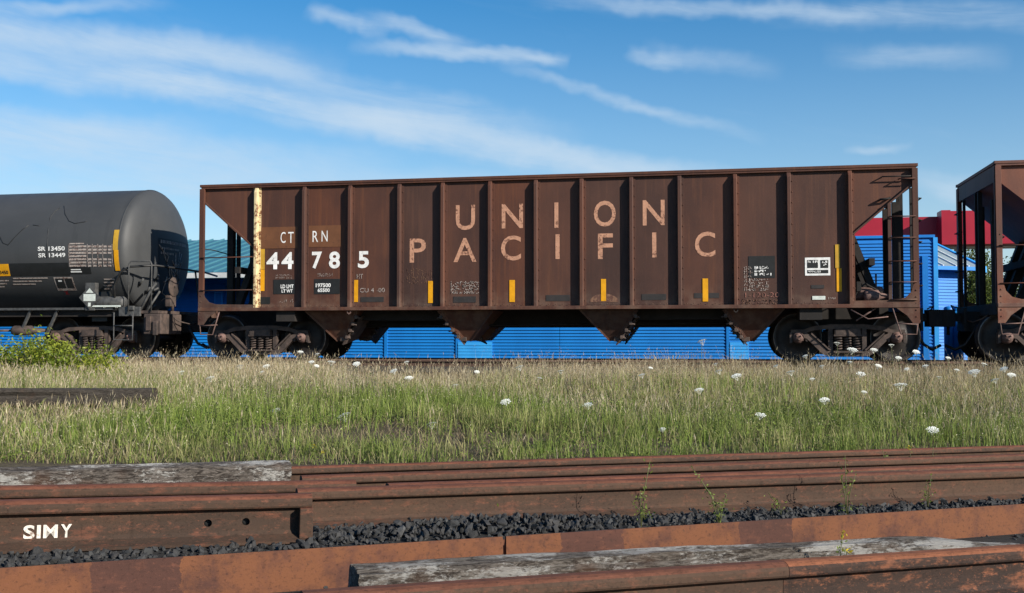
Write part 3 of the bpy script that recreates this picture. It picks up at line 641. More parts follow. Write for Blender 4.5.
    let('reporting_mark', 'C', 280.5, 285.5, 232, 243, M_WHITE, .0, .003); let('reporting_mark', 'T', 288, 293.5, 232, 243, M_WHITE, .0, .003)
    let('reporting_mark', 'R', 312.5, 318, 231, 242, M_WHITE, .0, .003); let('reporting_mark', 'N', 321.5, 327.5, 230.7, 241.5, M_WHITE, .0, .003)
    for ch, x0, x1 in (('4',266.5,279),('4',281.5,293.5),('7',312,322),('8',329,340),('5',358,369)): let('number', ch, x0, x1, 252.3-(x0-267)*.013, 269.3-(x0-267)*.013, M_WHITE, .03, .002)
    rect('yellow_stripe', 260.2, 264.8, 249, 269.5, M_YEL2, .002); rect('yellow_stripe', 260.2, 264.8, 269.8, 291, M_YEL, .002)
    rect('weight_panel', 273.8, 295, 279.5, 294, M_BLK); rect('weight_panel', 314.5, 340, 279, 294, M_BLK)
    let('weight_lettering', 'LD LMT', 281, 294, 284.5, 288.3, M_WHITE, .03, .004); let('weight_lettering', 'LT WT', 282, 293, 289.3, 292.6, M_WHITE, .03, .004)
    let('weight_lettering', '197500', 316, 331, 283.3, 287.3, M_WHITE, .03, .004); let('weight_lettering', '65500', 318, 330, 288.3, 292, M_WHITE, .03, .004)
    rect('data_plate', 259.5, 270.5, 297, 304, M_BLK); scr('small_marks', 275, 294, 299, 303, M_CHALK, 1, 5, .007); scr('small_marks', 276, 292, 274, 279, M_CHALK, 2, 6, .006); scr('small_marks', 318, 333, 273, 277, M_CHALK, 2, 7, .006)
    for i, (x0, x1, y0, y1) in enumerate(((354,358.3,280,302),(428.3,433,281,303),(509.5,515,280,302),(601,606,279,301),(702.5,708,278.5,301.5))): rect('yellow_stripe', x0, x1, y0, y1, M_YEL, .004)
    let('small_lettering', 'HT', 357, 363, 274, 278.5, M_CHALK, .0, .003); let('small_lettering', 'CU 4 -00', 360, 385, 288, 292.3, M_CHALK, .0, .003)
    for x0, x1, y0, y1 in ((361,384,297,302),(453.5,476,296.5,302.5),(546,570,295,301),(641.5,666,294,300),(694,719,293,298),(811,824,285,288.5)): rect('overpainted_patch', x0, x1, y0, y1, M_GREYBOX)
    scr('chalk_graffiti', 407, 433, 268, 284, M_STAIN, 4, 11, .008); scr('chalk_graffiti', 451, 479, 281, 294, M_CHALK, 4, 12, .016, .5); scr('chalk_graffiti', 744, 752, 266, 291, M_CHALK, 6, 13, .010, .6); scr('chalk_graffiti', 749, 768, 278, 291, M_CHALK, 4, 14, .012, .6)
    scr('chalk_graffiti', 742, 776, 299, 304, M_STAIN, 2, 15, .02, 1.2)
    rect('stencil_panel', 748.6, 775, 256, 278, M_BLK)
    for k in range(3): scr('stencil_marks', 754.5, 768 if k < 2 else 771, 266+k*3.4, 269+k*3.4, M_WHITE, 1, 20+k, .02, .4, .005)
    let('faded_lettering', '1-120-20', 745, 779, 292.5, 297.3, M_PINK, .0, .003)
    rect('label_board', 805, 830.3, 257.5, 275.5, M_WHITE); rect('label_panel', 807.2, 818, 260, 268, M_BLK, .003); rect('label_panel', 820.4, 828.3, 260, 268, M_BLK, .003); rect('label_panel', 807.2, 828.3, 270, 273.3, M_BLK, .003)
    scr('label_marks', 808, 817.5, 260.5, 263, M_WHITE, 1, 31, .02, .6, .008); scr('label_marks', 822.5, 826.5, 260.5, 266, M_WHITE, 2, 32, .016, .6, .008); scr('label_marks', 808, 820, 270.5, 272.8, M_WHITE, 1, 33, .012, .6, .008)
    rect('yellow_stripe', 835.3, 840, 244.5, 268, M_YEL2, .004); rect('yellow_stripe', 836.5, 841.5, 268.3, 291.5, M_YEL, .004)
    rect('reflector_tag', 812, 825, 296, 299.7, M_REFL, .004); scr('small_marks', 828, 835, 297, 299.5, M_CHALK, 1, 35, .008)
    # round pale stain below the F
    mb = MB(); cx, cz = lx(604), lz(604, 302); pts = [(cx+.28*math.cos(a)*1.0, D, max(SILL+.12, cz+.16*math.sin(a))) for a in [PI*k/14 for k in range(15)]]
    mb.add(pts, [tuple(range(15))]); mb.build('pale_stain', M_STAIN, panel_at(604))
    return t
hopper('long brown open-top hopper car with UNION PACIFIC lettering and number 44785', (HX0, TY, RT), M_HOP, True)
hopper('reddish brown hopper car cut off by the right edge, only its sloping end in view', (on_y(996.5, 250, 19.95).x, TY, RT), M_HOP2, False)

# ------------------------------------------------------------------ tank car
def tank_car():
    SX = -12.5; RAD = 1.42; CZ = 2.36
    t = thing('tank_car', 'dark grey cylindrical tank car with yellow stripe, left of the brown hopper car', 'freight car', (SX, TY, RT))
    mb = MB(); prof = []
    n = 10
    for k in range(n+1):
        a = PI/2*k/n; prof.append((RAD*math.sin(a), .42*math.cos(a)))
    prof += [(RAD, -.5*j) for j in range(1, 4)]+[(RAD, -13.0)]
    for k in range(n-1, -1, -1):
        a = PI/2*k/n; prof.append((RAD*math.sin(a), -13-.42*math.cos(a)))
    mb.lathe([(max(r, .001), x) for r, x in prof], (0, 0, CZ), (1,0,0), 72); shell = mb.build('tank_shell', M_TANK, t)
    MB().lathe([(RAD+.001,.02),(RAD+.007,.012),(RAD+.007,-.012),(RAD+.001,-.02)], (0,0,CZ), (1,0,0), 72).build('weld_seam', M_TANK, shell)
    for xj in (-4.4, -8.8): MB().lathe([(RAD+.0005,.015),(RAD+.004,.008),(RAD+.004,-.008),(RAD+.0005,-.015)], (0,0,CZ), (1,0,0), 72).build('weld_seam', M_TANK, shell)
    # surface mapping by the sight line on the shell
    def hit(px, py):
        d = ray(px, py); oy, oz = -TY, CAM_Z-(RT+CZ); A = d.y**2+d.z**2; B = oy*d.y+oz*d.z; C = oy*oy+oz*oz-RAD*RAD
        q = (-B-math.sqrt(max(0, B*B-A*C)))/A; x = d.x*q; y = oy+d.y*q; z = oz+d.z*q
        return x-SX, math.atan2(z, -y)
    def surf(x, a, off=.006): return Vector((x, -(RAD+off)*math.cos(a), CZ+(RAD+off)*math.sin(a)))
    def patch(name, x0, x1, y0, y1, mat, off=.004):
        xa, a1 = hit(x0, (y0+y1)/2); xb, _ = hit(x1, (y0+y1)/2); _, at = hit((x0+x1)/2, y0); _, ab = hit((x0+x1)/2, y1)
        n = 22; mb = MB(); vs = []
        for k in range(n+1):
            a = ab+(at-ab)*k/n; vs += [surf(xa, a, off), surf(xb, a, off)]
        mb.add(vs, [(2*k, 2*k+1, 2*k+3, 2*k+2) for k in range(n)], True); return mb.build(name, mat, shell)
    def lettering(name, txt, x0, x1, y0, y1, mat, bold=.0, off=.008):
        xa, _ = hit(x0, (y0+y1)/2); xb, _ = hit(x1, (y0+y1)/2); _, at = hit((x0+x1)/2, y0); _, ab = hit((x0+x1)/2, y1)
        return text_plane(name, txt, 1, 1, mat, shell, (0,0,0), bold=bold, fn=lambda a, b: surf(xa+(xb-xa)*a, ab+(at-ab)*b, off))
    lettering('car_number', 'SR 13450', 38, 65, 246.5, 250.8, M_WHITE, .025); lettering('car_number', 'SR 13449', 38.5, 65.5, 253, 257.3, M_WHITE, .025)
    patch('yellow_stripe', 113.5, 118.5, 230, 250, M_YEL2, .013); patch('yellow_stripe', 114.5, 119.2, 250, 270.5, M_YEL, .013)
    patch('black_band', 10, 69, 263, 276, M_TBLK, .003); patch('black_band', 69, 91, 267, 274, M_TBLK, .003)
    patch('yellow_placard', -6, 9.5, 264, 276, M_YEL, .006); lettering('placard_number', '3450', 0, 8.5, 270.5, 274, M_BLK, .02, .010)
    # table of rows
    for r_ in range(7):
        y = 245.5+r_*3.2
        for (c0, c1) in ((69.5, 86.5), (88, 91.5), (93, 97), (98.5, 102), (103.5, 107), (108, 111.5)):
            if r_ in (3,) and c0 > 80: continue
            patch('table_entry', c0, c1, y, y+1.9, M_CHALK, .006)
    for c in (68.8, 87.2, 92.2, 97.7, 102.7, 112): patch('table_line', c, c+.5, 244, 267, M_CHALK, .006)
    patch('table_entry', 69.5, 84, 243, 244.2, M_CHALK, .006); patch('table_entry', 71, 81, 269, 270, M_WHITE, .008); patch('table_entry', 71, 82, 271, 272.3, M_WHITE, .008)
    for k in range(3): patch('stencil_row', 13, 48-k*6, 277.5+k*3.0, 278.7+k*3.0, M_CHALK, .006); patch('stencil_row', -5, 9-k*2, 280+k*3.0, 281.2+k*3, M_CHALK, .006)
    for k in range(4): patch('stencil_row', 104, 115-k, 278.5+k*3.2, 279.7+k*3.2, M_CHALK, .006)
    # framed panel
    patch('stencil_frame', 55.5, 74.5, 277, 290.5, M_CHALK, .004); patch('stencil_panel', 56.5, 65, 278.3, 288, M_BLK, .007); patch('stencil_panel', 66, 73.3, 278.3, 288, M_BLK, .007); patch('stencil_row', 58.5, 62, 280, 281.5, M_WHITE, .010)
    lettering('red_mark', 'X', 65, 69, 291, 294.5, simple('red_mark_paint', (.25,.01,.015), bump=0), .08)
    # black scribbles drawn over the shell
    for pts in ([(0,237),(3,243),(8,245),(14,238),(22,230),(29,225)], [(47,258),(47,245),(48,232),(50,218),(55,211),(60,208)], [(64,206),(65,214),(69,221),(75,223.5),(84,222),(87,221)], [(33,225),(40,226)]):
        MB().tube([surf(*hit(*p), .001) for p in pts], .009, 5).build('drawn_line', M_BLKPIPE, shell)
    # navy patch on the end with loose lettering
    def head(y, z, off=.006):
        rr = math.hypot(y, z)/(RAD*.985)
        if rr > 1: y, z = y/rr, z/rr
        q = max(.0, 1-(y*y+z*z)/(RAD*RAD)); return Vector((.42*math.sqrt(q)+off, y, CZ+z))
    mb = MB(); vs = []; ny, nz = 14, 12; ya, yb, za, zb = -.47, 1.32, -1.05, .30
    for j in range(nz+1):
        for i in range(ny+1): vs.append(head(ya+(yb-ya)*i/ny, za+(zb-za)*j/nz))
    mb.add(vs, [(j*(ny+1)+i, j*(ny+1)+i+1, (j+1)*(ny+1)+i+1, (j+1)*(ny+1)+i) for j in range(nz) for i in range(ny)], True); ep = mb.build('navy_end_patch', M_TBLUE, shell)
    for k, (w, z, hh) in enumerate(((1.2, .19, .07), (.8, .06, .045), (.5, -.05, .045))):
        mb = MB(); y = -.40; r_ = random.Random(k)
        while y < -.40+w:
            l = r_.uniform(.02, .05); mb.add([head(y, z, .012), head(y+l, z, .012), head(y+l, z+hh, .012), head(y, z+hh, .012)], [(0,1,2,3)]); y += l+.025
        mb.build('end_stencil_row', M_CHALK, ep)
    r_ = random.Random(77)
    for k in range(16):
        y = r_.uniform(-.15, .45); z = r_.uniform(-.85, -.2); pts = [head(y+r_.uniform(-.12, .12)*j, z+.12*j*r_.choice((-1, 1)), .012) for j in range(4)]
        MB().tube(pts, .012, 4).build('chalk_scrawl', M_CHALK, ep)
    # sills, saddles, running board
    MB().box(-13.2, .85, -.28, .28, .70, .98).build('stub_sill', M_FRAME, t)
    for x in (-.55, -12.4):
        mb = MB(); mb.prism([(-1.2,.80),(1.2,.80),(1.2,1.15),(1.0,1.65),(.6,1.25),(0,1.08),(-.6,1.25),(-1.0,1.65),(-1.2,1.15)], (x-.18,0,0), (0,1,0), (0,0,1), (1,0,0), .36); mb.build('saddle', M_TBLK, t)
    MB().box(-8.0, -.1, -1.42, -1.34, 1.04, 1.09).build('side_rail', M_GREYM, t)
    MB().box(-12.5, .0, -1.30, -.3, .90, 1.03).build('underbelly_skid', M_FRAME, t)
    MB().lathe([(0,-.42),(.10,-.41),(.13,-.36),(.13,.36),(.10,.41),(0,.42)], (-.28, -1.32, 1.20), (1,0,0), 18).build('air_reservoir', M_GREYM, t)
    sc_ = MB(); sc_.box(-.66, .10, -1.46, -1.45, 1.10, 1.135); 
    for xx in (-.60, -.30, -.02): sc_.box(xx, xx+.012, -1.45, -1.32, 1.08, 1.13)
    sc_.build('reservoir_strap', M_REFL, t)
    # hazard diamond on a bracket
    cx, _ = hit(89.5, 296); pd = thing if False else None
    w = .25; yb = -1.47; zc = on_y(89.5, 297.5, TY-1.47).z-RT; cx = on_y(89.5, 297.5, TY-1.47).x-SX
    MB().box(cx-.12, cx+.10, -1.44, -1.30, 1.03, 1.62).build('placard_bracket', M_GREYM, t)
    b = MB().prism([(-w,0),(0,-w),(w,0),(0,w)], (cx, yb, zc), (1,0,0), (0,0,1), (0,1,0), .012).build('hazard_diamond', M_GREYM, t)
    MB().prism([(-.14,-.075),(.14,-.075),(.14,.075),(-.14,.075)], (cx, yb-.004, zc), (1,0,0), (0,0,1), (0,1,0), .003).build('diamond_panel', M_REFL, b)
    MB().prism([(-.09,.10),(.09,.10),(0,.20)], (cx, yb-.004, zc), (1,0,0), (0,0,1), (0,1,0), .003).build('diamond_panel', M_REFL, b)
    MB().prism([(-.03,-.19),(.03,-.19),(.03,-.11),(-.03,-.11)], (cx, yb-.004, zc), (1,0,0), (0,0,1), (0,1,0), .003).build('diamond_panel', M_REFL, b)
    # end platform, steps, railings
    MB().box(.05, .95, -1.40, 1.40, .96, 1.02).build('end_platform', M_TRUCK, t)
    mb = MB(); mb.box(.62, 1.02, -1.42, -.55, .52, .95, .02); mb.box(.70, .80, -1.46, -1.41, .60, .90); mb.box(.86, .96, -1.47, -1.41, .50, .80, .01); mb.build('brake_gear_box', M_TRUCK, t)
    mb = MB(); mb.box(.05, .55, -1.44, -1.38, .90, 1.10, .01); mb.box(.25, .42, -1.47, -1.40, 1.02, 1.12, .02); mb.build('platform_bracket', M_GREYM, t)
    rg = MB(); r_ = .015
    rg.tube([(-.02, -1.50, .98), (-.02, -1.50, .40), (.42, -1.50, .40), (.42, -1.50, .98)], r_, 6); rg.tube([(-.02, -1.50, .70), (.42, -1.50, .70)], r_, 6); rg.build('step_frame', M_GREYM, t)
    mb = MB(); mb.tube([(.30, -1.48, .98), (.30, -1.48, 2.0), (.33, -1.46, 2.06), (.78, -1.44, 2.06), (.80, -1.43, 2.0), (.80, -1.43, 1.0)], r_, 6); mb.build('end_handrail', M_GREYM, t)
    mb = MB(); mb.tube([(-.08, -1.36, 1.1), (-.06, -1.44, 1.55), (.10, -1.46, 1.85), (.30, -1.44, 1.95), (.75, -1.2, 1.99), (.95, -.4, 1.96), (.98, .6, 1.94), (.9, 1.3, 1.9)], .024, 8); mb.build('safety_railing', M_BLKPIPE, t)
    mb = MB(); mb.tube([(.93, .2, 1.96), (.98, .25, 1.4), (1.0, .35, 1.0)], .02, 6); mb.build('safety_railing', M_BLKPIPE, t)
    mb = MB(); mb.tube([(.40, -1.2, 1.0), (.62, -1.1, 1.5), (.66, -1.0, 1.62)], .03, 6); mb.tube([(.5, -1.1, 1.0), (.72, -.95, 1.45)], .025, 6); mb.build('railing_brace', M_GREYM, t)
    mb = MB(); mb.lathe([(.02,-.02),(.20,-.02),(.22,0),(.20,.02),(.02,.02)], (.86, -.62, 1.55), (1,0,0), 20); mb.tube([(.84, -.62, 1.0), (.84, -.62, 1.55)], .03, 8); mb.box(.72, .86, -.74, -.5, 1.12, 1.38, .02); mb.build('hand_brake', M_TRUCK, t)
    for k in range(6):
        rr = random.Random(k+40); y = -1.0+rr.uniform(0, 1.0); z = 1.05+rr.uniform(0, .75); MB().tube([head(max(-1.1, y), min(.0, z-CZ), .03), head(max(-1.1, y), min(.0, z-CZ), .03)+Vector((.14, rr.uniform(-.1,.1), rr.uniform(.05,.25)))], .025, 6).build('pipe_fitting', M_GREYM, t)
    for xx in (-2.4, -1.75): MB().bar((xx, -1.3, .5), (xx+.3, -1.35, 1.05), .05, .05).build('body_brace', M_GREYM, t)
    mb = MB(); mb.lathe([(0,-.25),(.09,-.25),(.11,-.2),(.11,.2),(.06,.26),(.03,.6),(0,.6)], (-2.35, -1.25, .60), (1,0,0), 14); mb.tube([(-4, -1.25, .6), (-2.5, -1.25, .6)], .03, 6); mb.build('brake_cylinder', M_TRUCK, t)
    truck(t, on_y(95, 338, 20.5).x-SX, M_CAP); truck(t, -12.1, M_CAP)
    coupler(t, 1.02, 1)
tank_car()

# ------------------------------------------------------------------ buildings behind
M_BLUE = simple('bright_blue_siding', (.005,.18,.56), (.004,.155,.50), 1.2, .55, bump=.1, sc=(1,1,.15))
M_BLUEL = simple('light_blue_panel', (.035,.33,.78), (.03,.28,.70), 3, .5, bump=0)
M_BLUED = simple('blue_trim', (.007,.19,.58), (.006,.16,.52), 3, .5, bump=0)
M_TEAL = simple('teal_metal_roof', (.055,.17,.22), (.045,.145,.19), 2, .45, .0, bump=0)
M_FASC = simple('white_gutter', (.62,.64,.64), (.5,.52,.52), 5, .6, bump=0)
M_RED = simple('red_fascia', (.36,.010,.028), (.31,.008,.024), .8, .45, bump=0)
M_GLASS = simple('grey_skylight', (.30,.35,.36), (.24,.29,.30), 3, .25, bump=0)
def siding(mb, x0, x1, z0, z1, y, step=.085, d=.030):
    n = int((z1-z0)/step)
    for k in range(n):
        a = z0+k*step; b = a+step
        mb.add([(x0, y-d, a), (x1, y-d, a), (x1, y, b), (x0, y, b)], [(0,1,2,3)]); mb.add([(x0, y, a), (x1, y, a), (x1, y-d, a), (x0, y-d, a)], [(0,1,2,3)])
    return z0+n*step
def blue_building():
    xr = on_y(934, 300, BY).x; zr = on_y(915, 237, BY).z; xm = on_y(560, 340, BY).x; zl = on_y(220, 277, BY-1.0).z; xl = -30.0; g = .34
    b = thing('blue_building', 'long low building with bright blue horizontal siding behind the freight cars', 'building', (0, BY, g))
    mb = MB(); siding(mb, xm, xr, 0, zr-g, 0); mb.box(xm, xr-.01, .01, 9, 0, zr-g-.02); mb.build('siding', M_BLUE, b)
    mb = MB(); siding(mb, xl, xm-.01, 0, zl-g+.1, 0); mb.box(xl, xm-.012, .012, 9, 0, zl-g); mb.build('siding', M_BLUE, b)
    MB().box(xm, xr+.04, -.04, 9.0, zr-g-.02, zr-g+.05).build('parapet_cap', M_BLUED, b)
    MB().box(xr-.005, xr+.10, -.05, .06, 0, zr-g-.021).build('corner_trim', M_BLUEL, b)
    MB().box(xr-.28, xr-.14, -.06, .0, 0, zr-g-.5).build('downpipe', M_BLUED, b)
    # teal standing seam roof, rising away over the left part
    zt = on_y(215, 240, BY+5.5).z
    ro = MB(); ro.add([(xl, -1.02, zl-g+.13), (xm, -1.02, zl-g+.13), (xm, 5.5, zt-g), (xl, 5.5, zt-g)], [(0,1,2,3)]); ro.add([(xl, -1.02, zl-g+.09), (xm, -1.02, zl-g+.09), (xm, 5.5, zt-g-.04), (xl, 5.5, zt-g-.04)], [(3,2,1,0)]); ro = ro.build('roof', M_TEAL, b)
    smesh = MB().bar((0, -1.02, 0), (0, 5.5, zt-zl-.13), .035, .05).mesh('roof_seam'); x = xl+.2
    while x < xm: link('roof_seam', smesh, M_TEAL, ro, (x, 0, zl-g+.15)); x += .42
    MB().box(xl, xm, -1.10, -1.025, zl-g-.02, zl-g+.12).build('gutter', M_FASC, b)
    MB().add([(xm,-1.02,zl-g+.09),(xm,5.5,zt-g-.04),(xm,5.5,zl-g-.1),(xm,-.02,zl-g-.1)], [(0,1,2,3)]).build('gable_sheet', M_BLUE, b)
    for p0, p1, yt in ((458, 492, 342), (730, 749, 342), (455.5, 458, 341), (384, 387, 340), (726.5, 729.5, 338)):
        a = on_y(p0, 350, BY-.06).x; c = on_y(p1, 350, BY-.06).x; z = on_y(p0, yt, BY-.06).z
        if p1-p0 > 6:
            mb = MB(); siding(mb, a, c, 0, z-g, -.05, .085, .014); mb.box(a, c, -.049, -.031, 0, z-g); mb.build('light_blue_panel', M_BLUEL, b)
        else: MB().box(a, c, -.045, -.005, 0, z-g+.9).build('siding_joint', M_BLUED, b)
    # small window left of the hopper car's end
    a = on_y(216.5, 300, BY).x; c = on_y(222, 300, BY).x; z0 = on_y(216, 305, BY).z-g; z1 = on_y(216, 293, BY).z-g
    wf = MB().box(a-.04, c+.04, -.06, -.019, z0-.04, z1+.04).build('window', M_BLUEL, b); MB().box(a, c, -.068, -.061, z0, z1).build('pane', M_BLUED, wf)
blue_building()
def blue_shed():
    p = on_y(938, 300, 30.0); g = .35
    s = thing('blue_shed', 'small blue shed with grey skylight roof between the two hopper cars', 'shed', (p.x, 30.0, g), R(33))
    we = on_y(945, 263, 30.2).z-g; zr = on_y(957, 241, 31).z-g+.05; Ls = 1.0; dp = 1.5
    mb = MB(); siding(mb, -.4, Ls, 0, we, 0); mb.box(-.4, Ls-.005, .01, 2*dp, 0, we-.01); mb.prism([(0,0),(2*dp,0),(dp,zr-we-.06)], (Ls-.03, 0, we-.01), (0,1,0), (0,0,1), (-1,0,0), .1); mb.build('siding', M_BLUE, s)
    r1 = MB(); r1.prism([(-.32,we-.18),(-.32,we-.12),(dp,zr),(dp,zr-.06)], (-.5,0,0), (0,1,0), (0,0,1), (1,0,0), Ls+.75); r1 = r1.build('roof', M_GLASS, s)
    MB().prism([(dp+.002,zr-.06),(dp+.002,zr),(2*dp+.3,we-.12),(2*dp+.3,we-.18)], (-.5,0,0), (0,1,0), (0,0,1), (1,0,0), Ls+.75).build('roof', M_GLASS, s)
    for x in (-.1, .35, .8): MB().bar((x, -.32, we-.10), (x, dp, zr+.02), .04, .04).build('glazing_bar', M_FASC, r1)
    MB().prism([(-.40,we-.26),(-.40,we-.10),(dp,zr+.03),(2*dp+.4,we-.10),(2*dp+.4,we-.26),(dp,zr-.14)], (Ls+.255,0,0), (0,1,0), (0,0,1), (1,0,0), .10).build('bargeboard', M_BLUEL, s)
    MB().box(-.5, Ls+.25, -.42, -.325, we-.22, we-.12).build('gutter', M_BLUED, s)
blue_shed()
for px, w, lab in ((949.0, .22, 'short blue post between the two hopper cars, nearer the brown one'), (957.5, .26, 'thick blue post between the two hopper cars, nearer the reddish one')):
    p = on_y(px, 340, 26.2); h = on_y(px, 306, 26.2).z-.34
    po = thing('blue_post', lab, 'post', (p.x, 26.2, .34), 0, 'blue posts behind the couplers')
    MB().lathe([(0,0),(w/2,0),(w/2,h-.06),(w/2-.02,h-.02),(0,h)], (0,0,0), (0,0,1), 20).build('post_tube', M_BLUED, po); MB().lathe([(w/2+.001,h*.86),(w/2+.02,h*.865),(w/2+.02,h*.90),(w/2+.001,h*.905)], (0,0,0), (0,0,1), 20).build('collar', M_BLUEL, po)
def red_canopy():
    Y = 46.0; x0 = on_y(800, 230, Y).x; x1 = on_y(1140, 230, Y).x; z1 = on_y(946, 213.5, Y).z; z0 = on_y(995, 245.5, Y).z; g = .35; xj = on_y(946, 230, Y).x
    c = thing('red_canopy', 'flat red forecourt canopy rising behind the blue building at the right', 'canopy', (0, Y, g))
    MB().box(x0, xj, 0, .2, z0-g, z1-g-.12).build('fascia_panel', M_RED, c); MB().box(xj, x1, -.9, .2, z0-g, z1-g).build('fascia_panel', M_RED, c); MB().box(xj-.35, xj, -.9, -.0, z0-g, z1-g+.04).build('fascia_panel', M_RED, c)
    MB().box(x0, x1, .21, 3, z0-g+.1, z1-g-.2).build('canopy_deck', M_FASC, c)
    for x in (x0+2, xj+.8, x1-2):
        for y in (1.5,): MB().box(x-.15, x+.15, y-.15, y+.15, 0, z0-g+.11).build('canopy_post', M_FASC, c)
red_canopy()

# ------------------------------------------------------------------ foliage helpers (numpy)
def np_mesh(name, V, quads, tris, colors, mat):
    """V (n,3); quads (q,4); tris (t,3); colors (n,3)"""
    m = bpy.data.meshes.new(name); nv = len(V); nq = len(quads); nt_ = len(tris)
    m.vertices.add(nv); m.vertices.foreach_set('co', np.asarray(V, np.float32).ravel())
    m.loops.add(nq*4+nt_*3); m.loops.foreach_set('vertex_index', np.concatenate([np.asarray(quads, np.int32).ravel(), np.asarray(tris, np.int32).ravel()]) if nt_ else np.asarray(quads, np.int32).ravel())
    m.polygons.add(nq+nt_); ls = np.concatenate([np.arange(nq)*4, nq*4+np.arange(nt_)*3]).astype(np.int32)
    m.polygons.foreach_set('loop_start', ls)
    m.polygons.foreach_set('use_smooth', np.zeros(nq+nt_, bool))
    m.update(calc_edges=True); m.validate()
    ca = m.color_attributes.new('Col', 'FLOAT_COLOR', 'POINT'); ca.data.foreach_set('color', np.concatenate([colors, np.ones((nv, 1))], 1).astype(np.float32).ravel())
    m.materials.append(mat); return m
def leaf_mat(name, trans=.35, rough=.6):
    m, nt, b = nmat(name); at = nt.nodes.new('ShaderNodeAttribute'); at.attribute_name = 'Col'
    nt.links.new(at.outputs['Color'], b.inputs['Base Color']); b.inputs['Roughness'].default_value = rough; b.inputs['Specular IOR Level'].default_value = .25
    tr = nt.nodes.new('ShaderNodeBsdfTranslucent'); nt.links.new(at.outputs['Color'], tr.inputs['Color'])
    mx = nt.nodes.new('ShaderNodeMixShader'); mx.inputs[0].default_value = trans; out = nt.nodes['Material Output']
    nt.links.new(b.outputs[0], mx.inputs[1]); nt.links.new(tr.outputs[0], mx.inputs[2]); nt.links.new(mx.outputs[0], out.inputs['Surface']); return m
M_GRASS = leaf_mat('grass_blades', .35); M_LEAF = leaf_mat('leaves', .35, .45)
gz_v = np.vectorize(gz)
def vnoise(x, y, s, seed):
    return np.array([mnoise.noise((a*s+seed, b*s-seed*.7, seed*.31)) for a, b in zip(x, y)])

def blades(x, y, z, h, w, lean, col, tipcol, curl=.5):
    """tapered bent strips: 5 verts each"""
    n = len(x); a = rng.uniform(0, 2*PI, n); la = rng.uniform(0, 2*PI, n)
    wx, wy = np.cos(a)*w/2, np.sin(a)*w/2; lx, ly = np.cos(la)*lean*h, np.sin(la)*lean*h
    V = np.zeros((n, 5, 3)); 
    V[:,0] = np.stack([x-wx, y-wy, z], 1); V[:,1] = np.stack([x+wx, y+wy, z], 1)
    mx, my, mz = x+lx*.32, y+ly*.32, z+h*.55
    V[:,2] = np.stack([mx+wx*.75, my+wy*.75, mz], 1); V[:,3] = np.stack([mx-wx*.75, my-wy*.75, mz], 1)
    V[:,4] = np.stack([x+lx, y+ly, z+h*(1-curl*lean*lean)], 1)
    C = np.zeros((n, 5, 3)); C[:,0] = C[:,1] = col; C[:,2] = C[:,3] = col*.6+tipcol*.4; C[:,4] = tipcol
    i = np.arange(n)*5; q = np.stack([i, i+1, i+2, i+3], 1); t = np.stack([i+3, i+2, i+4], 1)
    return V.reshape(-1, 3), q, t, C.reshape(-1, 3)
def seedheads(x, y, z, lx, ly, h, L, w, col):
    """crossed diamonds at stem tops"""
    n = len(x); out = []
    V = np.zeros((n, 8, 3)); a = rng.uniform(0, PI, n)
    for k, da in enumerate((0, PI/2)):
        ux, uy = np.cos(a+da)*w/2, np.sin(a+da)*w/2
        V[:,k*4+0] = np.stack([x, y, z], 1); V[:,k*4+1] = np.stack([x+ux+lx*.4*L, y+uy+ly*.4*L, z+L*.4], 1)
        V[:,k*4+2] = np.stack([x+lx*L, y+ly*L, z+L], 1); V[:,k*4+3] = np.stack([x-ux+lx*.4*L, y-uy+ly*.4*L, z+L*.4], 1)
    C = np.repeat(col[:,None,:], 8, 1); i = np.arange(n)*8
    q = np.concatenate([np.stack([i, i+1, i+2, i+3], 1), np.stack([i+4, i+5, i+6, i+7], 1)])
    return V.reshape(-1, 3), q, np.zeros((0,3), int), C.reshape(-1, 3)
def merge(parts):
    Vs, Qs, Ts, Cs = [], [], [], []; b = 0
    for V, q, t, C in parts:
        Vs.append(V); Qs.append(q+b); Ts.append(t+b); Cs.append(C); b += len(V)
    return np.concatenate(Vs), np.concatenate(Qs), np.concatenate(Ts), np.concatenate(Cs)

def scatter(n, dens):
    """points over the strip between the loose rails and the track, denser where dens is high"""
    xs, ys = [], []; got = 0
    while got < n:
        y = rng.uniform(5.5, 19.2, n); x = rng.uniform(-1, 1, n)*(y*.62+1.2)-.19*y
        y0 = 7.62+.443*x
        ok = (y > y0+rng.uniform(0, .5, n)) & ~((x < -2.5) & (y < 6.85+.33*(x+2.78))) 
        ok &= rng.uniform(0, 1, n) < dens(x, y)
        xs.append(x[ok]); ys.append(y[ok]); got += ok.sum()
    return np.concatenate(xs)[:n], np.concatenate(ys)[:n]
def frac(x, y): y0 = 7.7+.443*x; return np.clip((y-y0)/(18.5-y0), 0, 1)
def mixc(a, b, t): return a[None,:]*(1-t[:,None])+b[None,:]*t[:,None]
GREEN1 = np.array([.092,.148,.022]); GREEN2 = np.array([.215,.270,.052]); STRAW = np.array([.54,.44,.26]); STRAW2 = np.array([.33,.25,.14]); PALE = np.array([.70,.61,.43])
def leafbits(x, y, z, size, col):
    """small tilted leaves, four corners each"""
    n = len(x); d = rng.normal(0, 1, (n, 3)); d[:,2] += .5; d /= np.linalg.norm(d, axis=1)[:,None]; a = np.cross(d, rng.normal(0, 1, (n, 3))); a /= np.linalg.norm(a, axis=1)[:,None]; b = np.cross(d, a); c = np.stack([x, y, z], 1); s = size[:,None]
    V = np.stack([c-a*s, c+b*s*.4, c+a*s, c-b*s*.4], 1); i = np.arange(n)*4
    return V.reshape(-1, 3), np.stack([i, i+1, i+2, i+3], 1), np.zeros((0,3), int), np.repeat(col[:,None,:], 4, 1).reshape(-1, 3)
